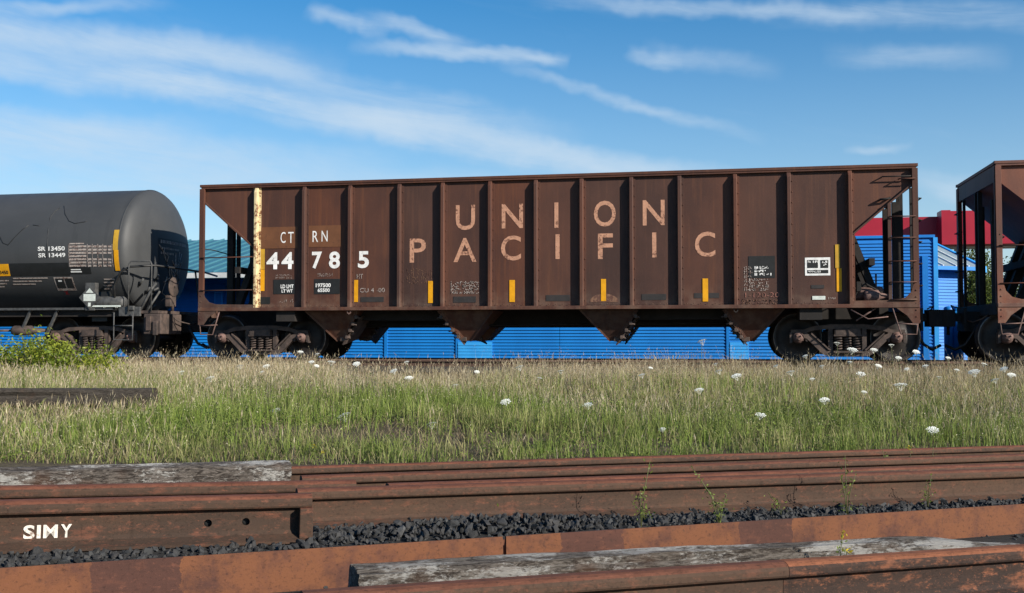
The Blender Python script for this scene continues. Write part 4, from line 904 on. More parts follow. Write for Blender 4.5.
def clumped(n, k, dens, sig):
    """k clumps of blades"""
    global CL; cx, cy = scatter(k, dens); i = rng.integers(0, k, n); CL = (rng.uniform(0, 1, k)[i], rng.normal(0, 1, k)[i], rng.normal(0, 1, k)[i]); return cx[i]+rng.normal(0, sig, n), cy[i]+rng.normal(0, sig, n)
def height_env(x, y):
    """how tall the growth stands here, metres"""
    f = frac(x, y); e = .10+.17*np.clip(f/.22, 0, 1)+.02*np.clip((f-.3)*2, 0, 1)-.10*np.clip((f-.62)/.38, 0, 1)
    e *= np.where((x < -5.4) & (x > -10) & (y < 10.15+.2*(x+7)) & (y > 7.6), .28, 1.0)
    e *= np.where((x < -2.6), np.clip(.55+(f-.12)*1.1, .5, 1.0), 1.0)
    return e*(1+.45*vnoise(x, y, .7, 9.1)+.25*vnoise(x, y, 2.2, 4.4))
def bare(x, y):
    """0 where the soil shows: by the track left of the middle, and the trodden edge along the rails"""
    f = frac(x, y); b = np.ones(len(x)); p = (x-(-.19*y))/y
    b *= 1-.93*np.clip((f-.66)/.10, 0, 1)*np.clip((.12-np.abs(p+.10))/.05, 0, 1)
    b *= np.clip(.35+f/.10+.6*vnoise(x, y, 1.6, 2.0), .12, 1)
    return b
def build_grass():
    parts = []
    clear = lambda x, y: ~((x < -2.5) & (y < 6.85+.33*(x+2.78))) & (y > 7.60+.443*x) & (y < 19.3)
    # green blades in tufts
    n = 92000; x, y = clumped(n, 5200, lambda a, b: np.clip((.62+1.1*vnoise(a, b, .55, 3.3))*(1.2-.85*frac(a, b)), .06, 1)*bare(a, b), .05); k = clear(x, y); x, y = x[k], y[k]; n = len(x); c0, c1, c2 = (c[k] for c in CL)
    f = frac(x, y); z = gz_v(x, y)-.01; big2 = vnoise(x, y, .4, 21.0); fine = vnoise(x, y, 3.0, 7.7)
    dry = np.clip(.06+.95*np.clip((f-.36)*2.3, 0, 1)+.55*big2+.15*fine+.17*c2+rng.normal(0, .12, n), 0, 1)
    h = rng.gamma(5, 1/5, n)*height_env(x, y)*.92*np.clip(1+.32*c1, .4, 1.9); h = np.minimum(h, (.20+.20*f)*rng.uniform(.7, 1.15, n))
    col = mixc(GREEN1, STRAW2, dry)*(rng.uniform(.55, 1.25, n)*(.5+c0*.9))[:,None]; tip = mixc(GREEN2, STRAW, np.clip(dry+.05, 0, 1))*(rng.uniform(.65, 1.3, n)*(.6+c0*.75))[:,None]
    parts.append(blades(x, y, z, h, rng.uniform(.003, .0085, n)*(1+f*.5), rng.gamma(2.2, .17, n).clip(0, 1.1), col, tip, .35))
    # thatch lying about
    n = 46000; x, y = scatter(n, lambda a, b: np.clip(.6+.4*vnoise(a, b, .9, 1.7), .1, 1)*np.clip(bare(a, b)+.2, 0, 1)); f = frac(x, y); z = gz_v(x, y)
    col = mixc(STRAW2, STRAW, rng.uniform(0, 1, n))*rng.uniform(.4, 1.05, n)[:,None]
    parts.append(blades(x, y, z, rng.uniform(.03, .12, n)*(1+.5*f), rng.uniform(.003, .006, n), rng.uniform(.6, 1.8, n), col*.8, col, .25))
    # leafy herbs low among the grass
    n = 60000; x, y = clumped(n, 2600, lambda a, b: np.clip(.35+1.3*vnoise(a, b, .75, 41.0), .03, 1)*np.clip(1.25-1.3*frac(a, b), .03, 1)*np.clip(bare(a, b)+.15, 0, 1), .07); k = clear(x, y); x, y = x[k], y[k]; n = len(x)
    e = height_env(x, y); z = gz_v(x, y)+e*rng.beta(1.2, 1.6, n)*1.0; g = rng.uniform(0, 1, n); col = mixc(np.array([.075,.125,.02]), np.array([.23,.28,.06]), g)*rng.uniform(.7, 1.15, n)[:,None]
    parts.append(leafbits(x, y, z, rng.uniform(.006, .017, n), col))
    # dry stems with seed heads, mostly on the track side
    def d2(x, y):
        f = frac(x, y); return np.clip((f-.24)*1.5+.75*vnoise(x, y, .45, 14.0)+np.where(x < -5.0, .45, 0), .02, 1)*np.clip(bare(x, y)+.08, 0, 1)
    n = 30000; x, y = scatter(n, d2); f = frac(x, y); z = gz_v(x, y)-.01; h = height_env(x, y)*rng.normal(1.22, .28, n).clip(.5, 2.1); tall = rng.uniform(0, 1, n) < .07+.10*np.clip(vnoise(x, y, .35, 50.), 0, 1); h = np.where(tall, h*rng.uniform(1.4, 2.1, n), h).clip(.03, .50); h = np.minimum(h, np.where(tall, .24+.40*f, .22+.22*f)*rng.uniform(.75, 1.1, n))
    col = mixc(STRAW2, PALE, rng.uniform(0, 1, n))*rng.uniform(.7, 1.1, n)[:,None]; gr = rng.uniform(0, 1, n) < np.clip(.5-f, 0, .5); col[gr] = mixc(GREEN2, STRAW, rng.uniform(0, .7, gr.sum()))
    B = blades(x, y, z, h, rng.uniform(.003, .006, n), rng.gamma(2, .16, n).clip(0, 1.0), col*.85, col, .2); parts.append(B)
    tips = B[0].reshape(-1, 5, 3)[:,4]; mids = B[0].reshape(-1, 5, 3)[:,2]; d = tips-mids; d /= np.linalg.norm(d, axis=1)[:,None]
    L = rng.uniform(.03, .10, n); k = rng.uniform(0, 1, n) < .6
    parts.append(seedheads(tips[k,0]-d[k,0]*.03, tips[k,1]-d[k,1]*.03, tips[k,2]-.03, d[k,0], d[k,1], None, L[k], rng.uniform(.005, .012, k.sum()), col[k]*1.05))
    # wispy stems well above the rest, in loose groups by the track
    n = 1500; x, y = clumped(n, 90, lambda a, b: np.clip((frac(a, b)-.4)*3, 0, 1)*np.clip(.3+1.2*vnoise(a, b, .4, 61.0), .02, 1)*np.clip(bare(a, b)+.1, 0, 1), .22); k = clear(x, y); x, y = x[k], y[k]; n = len(x); z = gz_v(x, y)-.01
    col = mixc(STRAW2, PALE, rng.uniform(0, 1, n))*rng.uniform(.7, 1.05, n)[:,None]; B = blades(x, y, z, rng.uniform(.26, .56, n), rng.uniform(.003, .005, n), rng.gamma(2, .13, n).clip(0, .8), col*.85, col, .2); parts.append(B)
    tips = B[0].reshape(-1, 5, 3)[:,4]; tt = np.repeat(tips, 5, 0)+rng.normal(0, 1, (n*5, 3))*np.array([.012,.012,.03]); parts.append(leafbits(tt[:,0], tt[:,1], tt[:,2], rng.uniform(.004, .009, n*5), np.repeat(col, 5, 0)))
    # green stalks standing taller, some with tiny yellowish heads
    n = 9000; x, y = scatter(n, lambda a, b: np.clip(.1+1.5*vnoise(a, b, .5, 33.0), .03, 1)*(frac(a, b) < .8)*bare(a, b)); z = gz_v(x, y)-.01; h = height_env(x, y)*rng.uniform(.9, 1.8, n); h = np.minimum(h, .24+.2*frac(x, y))
    col = mixc(GREEN1*1.2, GREEN2*1.3, rng.uniform(0, 1, n)); B = blades(x, y, z, h, rng.uniform(.003, .006, n), rng.gamma(2, .1, n).clip(0, .8), col, col*1.15); parts.append(B)
    tips = B[0].reshape(-1, 5, 3)[:,4]; k = rng.uniform(0, 1, n) < .4; m = k.sum(); tt = np.repeat(tips[k], 4, 0)+rng.normal(0, .012, (m*4, 3)); parts.append(leafbits(tt[:,0], tt[:,1], tt[:,2], rng.uniform(.004, .009, m*4), mixc(GREEN2, PALE, rng.uniform(0, 1, m*4))))
    V, q, t, C = merge(parts)
    o = link('tall_grass', np_mesh('tall_grass', V, q, t, C, M_GRASS)); o['kind'] = 'stuff'; tag(o, 'green and straw coloured grass between the loose rails and the train', 'grass')
build_grass()

# ------------------------------------------------------------------ ballast stones in the foreground
def build_ballast():
    temps = []
    for k in range(14):
        r = random.Random(k); bm = bmesh.new()
        for _ in range(13):
            d = Vector((r.gauss(0,1), r.gauss(0,1), r.gauss(0,1))).normalized()*r.uniform(.75, 1.1); bm.verts.new((d.x*1.15, d.y*.95, d.z*.75))
        h = bmesh.ops.convex_hull(bm, input=bm.verts[:]); bmesh.ops.delete(bm, geom=list({g for g in h['geom_interior'] if isinstance(g, bmesh.types.BMVert)}), context='VERTS')
        bmesh.ops.triangulate(bm, faces=bm.faces[:]); bmesh.ops.recalc_face_normals(bm, faces=bm.faces); bm.verts.index_update(); temps.append((np.array([v.co[:] for v in bm.verts]), np.array([[v.index for v in f.verts] for f in bm.faces]))); bm.free()
    Vs, Ts, Cs = [], [], []; b = 0
    pa, pb = on_fg(0, 568, .0), on_fg(1024, 504, .0)          # foot line of the side-lying rails
    d = pb-pa; n_ = Vector((-d.y, d.x, 0)).normalized()
    def put(t, off, zz, s):
        nonlocal b
        p = pa+d*t+n_*off; V, T = temps[rng.integers(14)]; A = rng.uniform(0, 2*PI, 3); M = np.array(Matrix.Rotation(A[0], 3, 'X') @ Matrix.Rotation(A[1], 3, 'Y') @ Matrix.Rotation(A[2], 3, 'Z'))
        Vs.append(V @ M.T*s+np.array([p.x, p.y, fg(p.x)+zz])); Ts.append(T+b); b += len(V); g = rng.uniform(.010, .032)*(2.2 if rng.random() < .05 else 1); tint = rng.uniform(-.06, .06); Cs.append(np.tile(np.array([g*(1+tint), g, g*(1-tint*.5)]), (len(V), 1)))
    for i in range(13000):
        t = rng.uniform(-.25, 1.3); off = rng.uniform(-.03, .78); heap = .06*math.exp(-((t-.37)/.11)**2)*math.exp(-((off-.14)/.17)**2)
        put(t, off, -.004+rng.uniform(0, 1)*(.016+heap), min(.030, max(.006, rng.gamma(5, 1/5)*.0145)))
    for i in range(5200): put(rng.uniform(-.2, 1.3), rng.uniform(.75, 2.6), rng.uniform(-.012, .008), rng.gamma(7, 1/7)*.014)
    for i in range(900): put(rng.uniform(.15, 1.1), rng.uniform(-1.3, -.25), rng.uniform(-.015, .005), rng.gamma(7, 1/7)*.014)
    bed = MB(); q = [pa+d*t+n_*o_ for t, o_ in ((-.5,-2.6), (1.6,-2.6), (1.6,2.0), (-.5,2.0))]; bed.add([(p.x, p.y, .035-.025*p.x+.004) for p in q], [(0,1,2,3)])
    g = bed.build('gravel_bed', simple('dark_gravel_dust', (.030,.028,.026), (.016,.015,.014), 30, .95, bump=.8, bd=.02)); g['kind'] = 'structure'
    m, nt, bs = nmat('dark_ballast'); k = NT(nt); at = k.n('ShaderNodeAttribute'); at.attribute_name = 'Col'
    f = k.noise(50, 5, .7); col = k.mix(k.math('MULTIPLY', k.ramp(f, .45, .7), .5), at.outputs['Color'], (.045,.042,.040)); k.l(col, bs.inputs['Base Color']); bs.inputs['Roughness'].default_value = .8; k.bump(f, .6, .006, bs)
    o = link('ballast', np_mesh('ballast', np.concatenate(Vs), np.zeros((0,4), int), np.concatenate(Ts), np.concatenate(Cs), m)); o['kind'] = 'stuff'; tag(o, 'dark grey crushed stone ballast lying between the loose rusty rails', 'gravel')
build_ballast()

# ------------------------------------------------------------------ loose rails
def rail_frame(pa, pb, t0, t1):
    d = pb-pa; a = pa+d*t0; b = pa+d*t1; d = b-a; L = d.length
    return a, L, math.atan2(d.y, d.x), math.asin(d.z/L)
def rot_of(yaw, slope, roll=0.0): return (Matrix.Rotation(yaw, 3, 'Z') @ Matrix.Rotation(-slope, 3, 'Y') @ Matrix.Rotation(roll, 3, 'X')).to_euler()
def loose_rail(p0, p1, label, mat, t0=0.0, t1=1.0, edge='base', roll=0.0, k=1.0, lift=0.0):
    """p0, p1: where the near base edge (or the far top edge of the head) meets the yard floor plane"""
    h = lift if edge == 'base' else .187*k+lift; off = .076*k if edge == 'base' else -.016*k
    a, b = on_fg(*p0, h), on_fg(*p1, h); a.z -= h-lift; b.z -= h-lift; n = Vector((-(b-a).y, (b-a).x, 0)).normalized(); a += n*off; b += n*off
    o3, L, yaw, sl = rail_frame(a, b, t0, t1)
    o = link('loose_rail', rail_mesh('loose_rail', L, .5, k), mat, None, o3, rot_of(yaw, sl, roll)); return tag(o, label, 'rail', 'loose rails stacked in the foreground')
def lying_rail(p0, p1, label, mat, t0=0.0, t1=1.0, tilt=-7.0, h=.150):
    """rail on its side, its flat base towards the camera; p0, p1 are on the upper edge of that base"""
    a, b = on_fg(*p0, h), on_fg(*p1, h); o3, L, yaw, sl = rail_frame(a, b, t0, t1); m = rail_mesh('loose_rail', L, .5)
    for v in m.vertices: v.co = Vector((v.co.x, v.co.z, v.co.y-.076))
    m.flip_normals(); o = link('loose_rail', m, mat, None, o3, rot_of(yaw, sl, R(tilt))); return tag(o, label, 'rail', 'loose rails stacked in the foreground')
def t_of(p0, p1, px, h=0.0):
    """fraction along p0-p1 (yard floor plane raised by h) seen at column px"""
    a, b = on_fg(*p0, h), on_fg(*p1, h); lo, hi = -3.0, 4.0
    f = lambda t: ((a+(b-a)*t)-Vector((0,0,CAM_Z))).dot(_R)/((a+(b-a)*t)-Vector((0,0,CAM_Z))).dot(_F)*F_PX+512-px
    for _ in range(60):
        m = (lo+hi)/2; p = a+(b-a)*m
        if (p-Vector((0,0,CAM_Z))).dot(_F) < .3 or f(m) < 0: lo = m
        else: hi = m
    return (lo+hi)/2
b_ = ((400, 526), (1024, 500))
loose_rail(*b_, 'long rusty rail lying upright along the ballast, running out at the right', M_RAIL2, t_of(*b_, 298), 1.5, k=.99, lift=.006)
bp = ((0, 554), (312, 543))
rbp = loose_rail(*bp, 'rusty rail at the left with white SIMY stencil on its web', M_RAIL, -.6, 1.0, k=1.1, lift=.010)
a_ = ((400, 463), (1024, 445))
loose_rail(*a_, 'rearmost long rusty rail at the edge of the grass', M_RAIL, t_of(*a_, 287, .15), 1.5, 'head', k=.80)
a2 = ((400, 472.3), (1024, 453.6))
loose_rail(*a2, 'long rusty rail second from the grass, only its head showing', M_RAIL2, t_of(*a2, 300, .16), 1.5, 'head', k=.86)
ap = ((0, 485.5), (354, 479.5))
loose_rail(*ap, 'short rusty rail at the left between the whitish timber and the stencilled rail', M_RAIL, -.5, 1.0, 'head', k=1.03)
a3 = ((400, 482.6), (1024, 462.5))
loose_rail(*a3, 'long rusty rail close behind the ballast rail, its left end showing near the stencilled rail', M_RAIL, t_of(*a3, 386, .187), 1.5, 'head', k=.97)
c_ = ((0, 568), (1024, 504.0)); tj = t_of(*c_, 504.5, .15)
lying_rail(*c_, 'orange patched rail lying on its side at the bottom left, flat base facing out', M_RAILC, -.18, tj-.0016)
lying_rail(*c_, 'reddish rail lying on its side behind the cracked crosstie, flat base facing out', M_RAILC, tj+.0016, 1.4, -4.0)
e_ = ((400, 584), (1024, 544)); te = t_of(*e_, 778, .187); te3 = t_of(*e_, 300, .187)
loose_rail(*e_, 'nearest rail at the bottom right with orange head and web coloured dark as shade', M_RAILE, te+.0004, 1.5, 'head')
loose_rail(*e_, 'short dull brown rail in line with the nearest orange-headed rail, ending at the cracked crosstie', M_RAIL2, te3, te-.0004, 'head')
e1 = ((600, 585), (805, 566.5))
lying_rail(*e1, 'brown rail lying on its side along the bottom edge, in front of the crosstie', M_RAIL2, -1.6, 1.0, 0, .135)

# stencil, bolt holes on the left rail
def rail_extras():
    wy = -.0127-.003
    # local x of a pixel on the web plane
    inv = rbp.matrix_world.inverted() if False else Matrix.LocRotScale(rbp.location, rbp.rotation_euler, None).inverted()
    def loc(px, py):
        d = inv.to_3x3() @ ray(px, py); o = inv @ Vector((0,0,CAM_Z)); t = (wy-o.y)/d.y; return o+d*t
    a = loc(23, 540); b = loc(72, 524)
    for k, ch in enumerate('SIMY'):
        x0, x1, y0, y1 = ((23,35,525,539.5),(36.5,41,525,538.8),(43,58,524.5,538.3),(60.5,72,524,537.7))[k]
        p = loc(x0, y1); q = loc(x1, y0); text_plane('stencil_letter', ch, q.x-p.x, q.z-p.z, peel('worn_white_stencil', (.72,.66,.58), (.15,.08,.052), .575, 45), rbp, (p.x, wy, p.z), bold=.03)
    Lr = max(v.co.x for v in rbp.data.vertices)
    MB().box(Lr-.055, Lr+.004, -.070, -.012, .016, .150, .004).build('end_plate', M_RAIL, rbp)
    # black discs added behind the web, standing in for the shade in the holes
    for px, py in ((208, 523.5), (246, 522)):
        p = loc(px, py); MB().lathe([(.001,.0),(.028,.0),(.028,.02),(.001,.02)], (p.x, .0135, p.z), (0,1,0), 8).build('hole_backing', M_BLK, rbp)
    # bolt holes cut through the web
    holes = MB()
    for px, py in ((208, 523.5), (246, 522)):
        p = loc(px, py); holes.lathe([(.001,-.05),(.017,-.05),(.017,.05),(.001,.05)], (p.x, 0, p.z), (0,1,0), 14)
    cut = holes.build('cutter', None, None); cut.matrix_world = Matrix.LocRotScale(rbp.location, rbp.rotation_euler, None)
    bm = bmesh.new(); bm.from_mesh(cut.data); bmesh.ops.remove_doubles(bm, verts=bm.verts, dist=.0015); bmesh.ops.recalc_face_normals(bm, faces=bm.faces); bm.to_mesh(cut.data); bm.free()
    md = rbp.modifiers.new('b', 'BOOLEAN'); md.operation = 'DIFFERENCE'; md.object = cut; md.solver = 'EXACT'
    bpy.context.view_layer.update(); dg = bpy.context.evaluated_depsgraph_get(); nm = bpy.data.meshes.new_from_object(rbp.evaluated_get(dg)); nm.name = 'loose_rail'
    rbp.modifiers.clear(); rbp.data = nm; bpy.data.objects.remove(cut)
    nm.materials.clear(); nm.materials.append(M_RAIL)
rail_extras()

# ------------------------------------------------------------------ timbers
def timber(p0, p1, w, h, label, mat, z=0.0, seed=1, rough=.012, roll=0.0, name='crosstie', taper=0.0):
    p0 = Vector((p0[0], p0[1], 0)); p1 = Vector((p1[0], p1[1], 0)); L = (p1-p0).length; a = math.atan2(p1.y-p0.y, p1.x-p0.x)
    bm = bmesh.new(); nx = int(L/.025); per = []
    n1, n2 = 7, 6
    for i in range(n1): per.append((-w/2+w*i/n1, 0))
    for i in range(n2): per.append((w/2, h*i/n2))
    for i in range(n1): per.append((w/2-w*i/n1, h))
    for i in range(n2): per.append((-w/2, h-h*i/n2))
    P = len(per); rings = []
    for i in range(nx+1):
        x = L*i/nx; rg = []
        for k, (yy, zz) in enumerate(per):
            g = mnoise.noise((x*.8, yy*26+seed, zz*26)); g2 = mnoise.noise((x*5, yy*40+seed, zz*40)); e = min(i, nx-i)
            d = rough*(g*.9+g2*.5); cr = max(0, mnoise.noise((x*.55+seed*3, yy*55, zz*55))-.28)*.09*(rough/.012)
            c = Vector((0, yy, zz-h/2)); rr = c.length; corner = (abs(yy)/(w/2))*(abs(zz-h/2)/(h/2)); sc = 1+(d-cr-.016*corner**3)/max(rr, .02)
            ex = 0
            if e == 0: ex = .02*mnoise.noise((yy*30, zz*30, seed+i))
            tp = 1-taper*smooth((x/L-.8)/.2)
            rg.append(bm.verts.new((x+ex, c.y*sc, h/2+c.z*sc*tp-h/2*(1-tp)*.8)))
        rings.append(rg)
    for i in range(nx):
        for k in range(P): bm.faces.new((rings[i][k], rings[i][(k+1) % P], rings[i+1][(k+1) % P], rings[i+1][k]))
    bm.faces.new(rings[0][::-1]); bm.faces.new(rings[-1]); bmesh.ops.recalc_face_normals(bm, faces=bm.faces)
    m = bpy.data.meshes.new(name); bm.to_mesh(m); bm.free()
    return tag(link(name, m, mat, None, (p0.x, p0.y, z), (roll, 0, a)), label, 'timber')
def timber_px(p0, p1, w, h, *a, t0=0.0, t1=1.0, **k):
    q0, q1 = on_fg(*p0, h), on_fg(*p1, h); d = q1-q0; n = Vector((d.y, -d.x, 0)).normalized(); s0, s1 = q0+d*t0+n*w/2, q0+d*t1+n*w/2
    o = timber(s0, s1, w, h, *a, z=fg(s0.x), **k); o.rotation_euler = rot_of(math.atan2(d.y, d.x), -.025*math.cos(math.atan2(d.y, d.x))); return o
timber_px((348, 561), (1008, 529), .19, .165, 'cracked grey crosstie with pale lichen lying between the front rails', M_TIE, seed=3, rough=.014, taper=.35)
timber_px((0, 466.2), (284, 458.5), .21, .19, 'whitish weathered crosstie at the left edge of the grass', M_TIE2, t0=-.4, seed=8, rough=.009)
timber((-9.3, 9.62), (-5.98, 10.36), .2, .20, 'dark rotten timber half sunk in the grass below the bush', M_TIE3, gz(-7, 10)+.015, 12, .012)
timber((-14.5, 14.6), (-8.8, 15.6), .2, .2, 'dark plank under the leafy bush at the left', M_TIE3, gz(-12, 15)-.02, 14, .012)

# ------------------------------------------------------------------ plants
def leaf_cloud(centers, size, normals_up=.4, cols=None, seed=1, fold=.0):
    """small pointed leaves (4 verts) facing random ways"""
    r = np.random.default_rng(seed); n = len(centers); d = r.normal(0, 1, (n, 3)); d[:,2] += normals_up; d /= np.linalg.norm(d, axis=1)[:,None]
    a = np.cross(d, r.normal(0, 1, (n, 3))); a /= np.linalg.norm(a, axis=1)[:,None]; b = np.cross(d, a); s = size*r.uniform(.6, 1.3, n)
    V = np.zeros((n, 4, 3)); V[:,0] = centers-a*s[:,None]; V[:,1] = centers+b*s[:,None]*.42; V[:,2] = centers+a*s[:,None]; V[:,3] = centers-b*s[:,None]*.42
    i = np.arange(n)*4; return V.reshape(-1, 3), np.stack([i, i+1, i+2, i+3], 1), np.zeros((0,3), int), np.repeat(cols[:,None,:], 4, 1).reshape(-1, 3)
M_STEM = simple('plant_stem', (.10,.12,.035), (.08,.08,.03), 10, .7, bump=0); M_BARK = simple('bark', (.08,.06,.045), (.045,.035,.028), 9, .9, bump=.6, bd=.02)
def bush():
    c = at_depth(48, 15.6); zc = gz(c.x, c.y); o = thing('leafy_bush', 'bright green leafy bush in front of the tank car at the left', 'bush', (c.x, c.y, zc))
    r = np.random.default_rng(5); pts = []; cols = []; mb = MB()
    for k in range(46):
        u = r.uniform(-1, 1); cx = u*1.05-.25; cy = r.normal(0, .28); top = .70*(1-.55*abs(u)**2.2)*r.uniform(.55, 1.12); 
        mb.tube([(cx*.5, cy*.5, 0), (cx*.85, cy*.9, top*.55), (cx, cy, top)], [.008,.006,.003], 5)
        n = 190; p = np.array([cx, cy, top*.78])+r.normal(0, 1, (n, 3))*np.array([.15,.14,.12]); p[:,2] = np.clip(p[:,2], .02, None); pts.append(p)
        g = r.uniform(0, 1); base = np.array([.13,.19,.022])*(1-g)+np.array([.30,.32,.04])*g; cols.append(base[None,:]*r.uniform(.55, 1.25, (n, 1)))
    mb.build('stem', M_STEM, o)
    V, q, t, C = leaf_cloud(np.concatenate(pts), .031, .7, np.concatenate(cols), 6); link('foliage', np_mesh('foliage', V, q, t, C, M_LEAF), None, o)
bush()
def tree(px, depth, top_py, width, label, seed):
    p = at_depth(px, depth); h = 1.0+(337-top_py)/F_PX*depth-.35; o = thing('leafy_tree', label, 'tree', (p.x, p.y, .35), 0, 'trees far behind the train')
    r = np.random.default_rng(seed); mb = MB(); mb.tube([(0,0,-.1),(.05,0,h*.3),(-.05,.05,h*.6),(0,0,h*.92)], [h*.035,h*.028,h*.016,h*.004], 8)
    cl = []
    for k in range(26):
        a = r.uniform(0, 2*PI); z = h*r.uniform(.22, .98); rad = width*(.35+.65*math.sin(PI*min(1, max(0, (z/h-.05)/.95))**.8))*r.uniform(.3, .95); e = Vector((math.cos(a)*rad, math.sin(a)*rad, z)); mb.tube([(0,0,z*.72), e*.55+Vector((0,0,z*.40)), e], [h*.012,h*.008,h*.003], 5); cl.append(e)
    mb.build('trunk', M_BARK, o); pts = []; cols = []
    for e in cl:
        n = 260; s = width*.26; pts.append(np.array(e)[None,:]+r.normal(0, 1, (n, 3))*np.array([s, s, s*.75])); g = r.uniform(0, 1)
        cols.append((np.array([.045,.07,.014])*(1-g)+np.array([.10,.125,.022])*g)[None,:]*r.uniform(.6, 1.3, (n, 1)))
    P = np.concatenate(pts); P[:,2] = np.clip(P[:,2], .15, None); V, q, t, C = leaf_cloud(P, width*.055, .4, np.concatenate(cols), seed+1); link('crown', np_mesh('crown', V, q, t, C, M_LEAF), None, o)
tree(972, 58, 247, 1.6, 'green tree behind the gap between the two hopper cars', 11)
tree(990, 64, 285, 1.8, 'low green tree under the red canopy behind the reddish hopper car', 15)
tree(1024, 60, 262, 1.5, 'dark green tree at the right edge seen through the reddish hopper car', 12)
tree(1060, 70, 262, 2.5, 'dark tree at the far right beyond the reddish hopper car', 13)

def weed(px, py, h, label, seed, n_st=3, leafy=1.0, dry=False, z=0.0, spread=.25, flower=False):
    p = on_fg(px, py); o = thing('weed', label, 'weed', (p.x, p.y, fg(p.x)), 0, 'weeds growing among the loose rails'); r = np.random.default_rng(seed); mb = MB(); pts = []; tops = []
    for k in range(n_st):
        a = r.uniform(0, 2*PI); hh = h*(1 if k == 0 else r.uniform(.4, .85)); l = spread*hh*r.uniform(.2, 1); q = [Vector((0,0,-.02)), Vector((math.cos(a)*l*.3, math.sin(a)*l*.3, hh*.5)), Vector((math.cos(a)*l, math.sin(a)*l, hh))]
        mb.tube(q, [.0028,.0022,.0012], 5); tops.append(q[2]); m = int(34*leafy*hh/.25)
        for j in range(m):
            t = r.uniform(.05, 1) if not dry else r.uniform(.6, 1); b = q[0].lerp(q[1], t*2) if t < .5 else q[1].lerp(q[2], t*2-1); pts.append(np.array(b)+r.normal(0, .010+.020*(1-t), 3))
    P = np.array(pts) if pts else np.zeros((1,3)); P[:,2] = np.clip(P[:,2], .0, None); n = len(P)
    if dry: base = np.array([.11,.05,.03])
    else: base = np.array([.15,.20,.035])
    cols = base[None,:]*r.uniform(.6, 1.3, (n, 1)); mb.build('stem', M_BARK if dry else M_STEM, o); V, q, t, C = leaf_cloud(P, (.0095 if not dry else .006), .5, cols, seed+3); link('leaves', np_mesh('leaves', V, q, t, C, M_LEAF), None, o)
    if flower:
        P = np.concatenate([np.array(tp)[None,:]+r.normal(0, .008, (10, 3)) for tp in tops]); V, q, t, C = leaf_cloud(P, .009, .6, np.tile(np.array([.55,.42,.02]), (len(P), 1)), seed+5); link('flower', np_mesh('flower', V, q, t, C, M_LEAF), None, o)
weed(720, 525, .30, 'bushy green weed in the ballast right of centre', 1, 5, 1.2, spread=.5)
weed(847, 516, .33, 'tall upright weed with leafy foot in the ballast behind the long reddish rail', 2, 3, 1.0)
weed(838, 600, .24, 'thin weed with yellow tip in front of the nearest rail', 3, 2, .9, flower=True)
weed(641, 528, .34, 'slender weed leaning on the long rail just right of centre', 4, 2, .8)
weed(928, 508, .20, 'small green weed in the ballast at the right', 5, 3, .9)
weed(886, 478, .22, 'small weed sprouting in front of the rearmost rail at the right', 6, 2, .7)
weed(913, 476, .20, 'thin pale stem in front of the rearmost rail', 16, 1, .4, flower=True)
weed(932, 475, .20, 'thin stem right of the pale stem at the rearmost rail', 17, 1, .5)
weed(320, 480, .22, 'pale yellow weed by the end of the whitish crosstie', 7, 2, .7, flower=True)
weed(347, 482, .12, 'tiny sprout on the rail right of the whitish crosstie', 8, 1, .6)
weed(598, 515, .12, 'small dried dark weed against the web of the long rail', 9, 4, .8, True, spread=.6)
weed(780, 516, .12, 'low green sprout in the ballast between the two tall weeds', 18, 4, 1.2, spread=.8)
weed(645, 522, .10, 'low green tuft at the foot of the slender weed', 19, 5, 1.4, spread=.9)
weed(500, 520, .16, 'pale dry stalk rising before the long rail near the centre', 20, 1, .3, spread=.5)
weed(425, 482, .10, 'tiny sprout behind the long rail left of centre', 21, 2, .8)

# white umbel wildflowers
M_UMB = simple('white_umbel', (.80,.80,.74), (.7,.71,.62), 40, .8, bump=0)
def umbel_mesh():
    mb = MB(); r = random.Random(4)
    for k in range(34):
        a = k*2.39996; q = math.sqrt(k/34); x, y = .05*q*math.cos(a), .05*q*math.sin(a); z = .012*(1-q*q)+r.uniform(-.002, .002)
        s = .0085; mb.add([(x-s, y, z), (x, y-s, z+.003), (x+s, y, z), (x, y+s, z+.003)], [(0,1,2,3)]); mb.add([(x-s, y, z), (x, y-s, z), (x, y, z-.008)], [(0,1,2)])
        if k % 3 == 0: mb.tube([(0,0,-.05), (x*.6, y*.6, -.018), (x, y, z-.004)], .0008, 3, False)
    return mb.mesh('flower_head')
UM = umbel_mesh()
stems = [MB().tube([(0,0,0), (.01*k, .006*k, .5), (.015*k, .02, 1.0)], .0028, 5).mesh('stem') for k in (-1, 0, 1)]
for m_ in stems: m_.materials.append(M_STEM)
UM.materials.append(M_UMB)
def flower(px, py, depth, size, label, tilt=.2):
    p = at_depth(px, depth); z0 = gz(p.x, p.y); top = CAM_Z+(337-py)/F_PX*depth; h = top-z0
    if h < .08: h = .08
    o = thing('wildflower', label, 'wildflower', (p.x, p.y, z0), random.uniform(-.5, .5), 'white flat-topped wildflowers in the grass'); k = random.randrange(3)
    s = link('stem', stems[k], None, o); s.scale = (1, 1, h); f = link('flower_head', UM, None, o, (.015*(k-1), .02, h), (random.uniform(.05, .55), random.uniform(-.35, .35), 0)); f.scale = (size*1.15,)*3
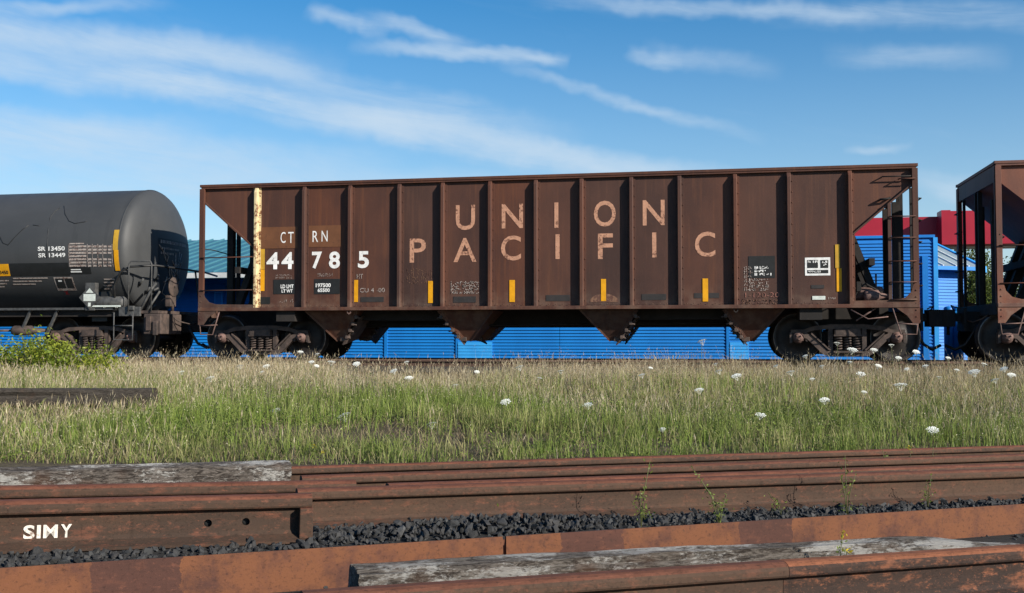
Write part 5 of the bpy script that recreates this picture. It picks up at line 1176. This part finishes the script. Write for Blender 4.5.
NAMED = [(344, 429, 10.2, 1.2, 'large white flat-topped wildflower low in the green grass left of centre'), (738, 376, 12.5, 1.1, 'white wildflower above the grass below the third chute from the left'), (902, 385, 11, 1.2, 'wide white wildflower in the grass below the right wheels'),
         (758, 415, 10, .9, 'white wildflower lying low in the green grass right of centre'), (588, 405, 10.5, .9, 'single white wildflower in the middle of the green grass'), (851, 350, 15, 1.3, 'tall white wildflower in front of the coil springs of the right truck'),
         (702, 341, 15, 1.2, 'tall white wildflower standing against the blue wall'), (275, 418, 10.5, .9, 'white wildflower in the green grass below the left wheels'), (972, 372, 12.5, 1.2, 'white wildflower at the right below the reddish hopper car'), (410, 378, 12.4, .9, 'white wildflower over the bare dark patch near the track')]
for a in NAMED: flower(*a)
rf = random.Random(9)
spots = [(310,362),(318,366),(330,362),(393,371),(407,362),(300,352),(316,354),(355,364),(268,366),(262,372),(240,366),(455,385),(478,372),(520,367),(540,378),(560,371),(640,375),(650,368),(716,364),(720,371),(775,366),(790,372),(805,356),(812,379),(820,366),(838,343),(848,362),(860,374),(875,350),(880,366),(893,345),(900,358),(905,369),(917,352),(926,366),(938,377),(948,358),(955,370),(985,364),(995,380),(1003,369),(1012,375),(865,392),(826,400),(700,390),(505,402),(430,440),(660,430),(930,430),(180,372),(210,378)]
ZONES = [(0, 222, 'below the tank car'), (222, 290, 'below the left wheels of the brown car'), (290, 345, 'below the leftmost chute'), (345, 440, 'by the bare patch near the track'), (440, 530, 'below the second chute'), (530, 600, 'left of the third chute'), (600, 690, 'below the third chute'),
         (690, 760, 'below the rightmost chute'), (760, 815, 'below the third wheel of the brown car'), (815, 850, 'left of the right coil springs'), (850, 885, 'below the right coil springs'), (885, 922, 'below the rightmost wheel of the brown car'), (922, 962, 'below the coupler at the right'), (962, 1025, 'below the reddish car')]
RANK = ['leftmost', 'second from left', 'third from left', 'fourth from left', 'fifth from left', 'sixth from left', 'seventh from left', 'eighth from left']
for z0_, z1_, where in ZONES:
    here = sorted(q for q in spots if z0_ <= q[0] < z1_)
    for k_, (px, py) in enumerate(here):
        d = 15.5-max(0, (py-350))*.09+rf.uniform(-.6, .6); d = max(9.6, d)
        lab = 'small white wildflower alone '+where if len(here) == 1 else RANK[k_]+' small white wildflower '+where
        flower(px, py, d, rf.uniform(.55, 1.0), lab)
# marks and rivets too small to be picked apart one by one
for o in bpy.data.objects:
    if o.parent and o.name.split('.')[0] in ('rivet_row', 'chalk_graffiti', 'small_marks', 'stencil_marks', 'label_marks', 'end_stencil_row', 'small_lettering', 'weight_lettering', 'faded_lettering', 'placard_number', 'car_number'): o['kind'] = 'stuff'
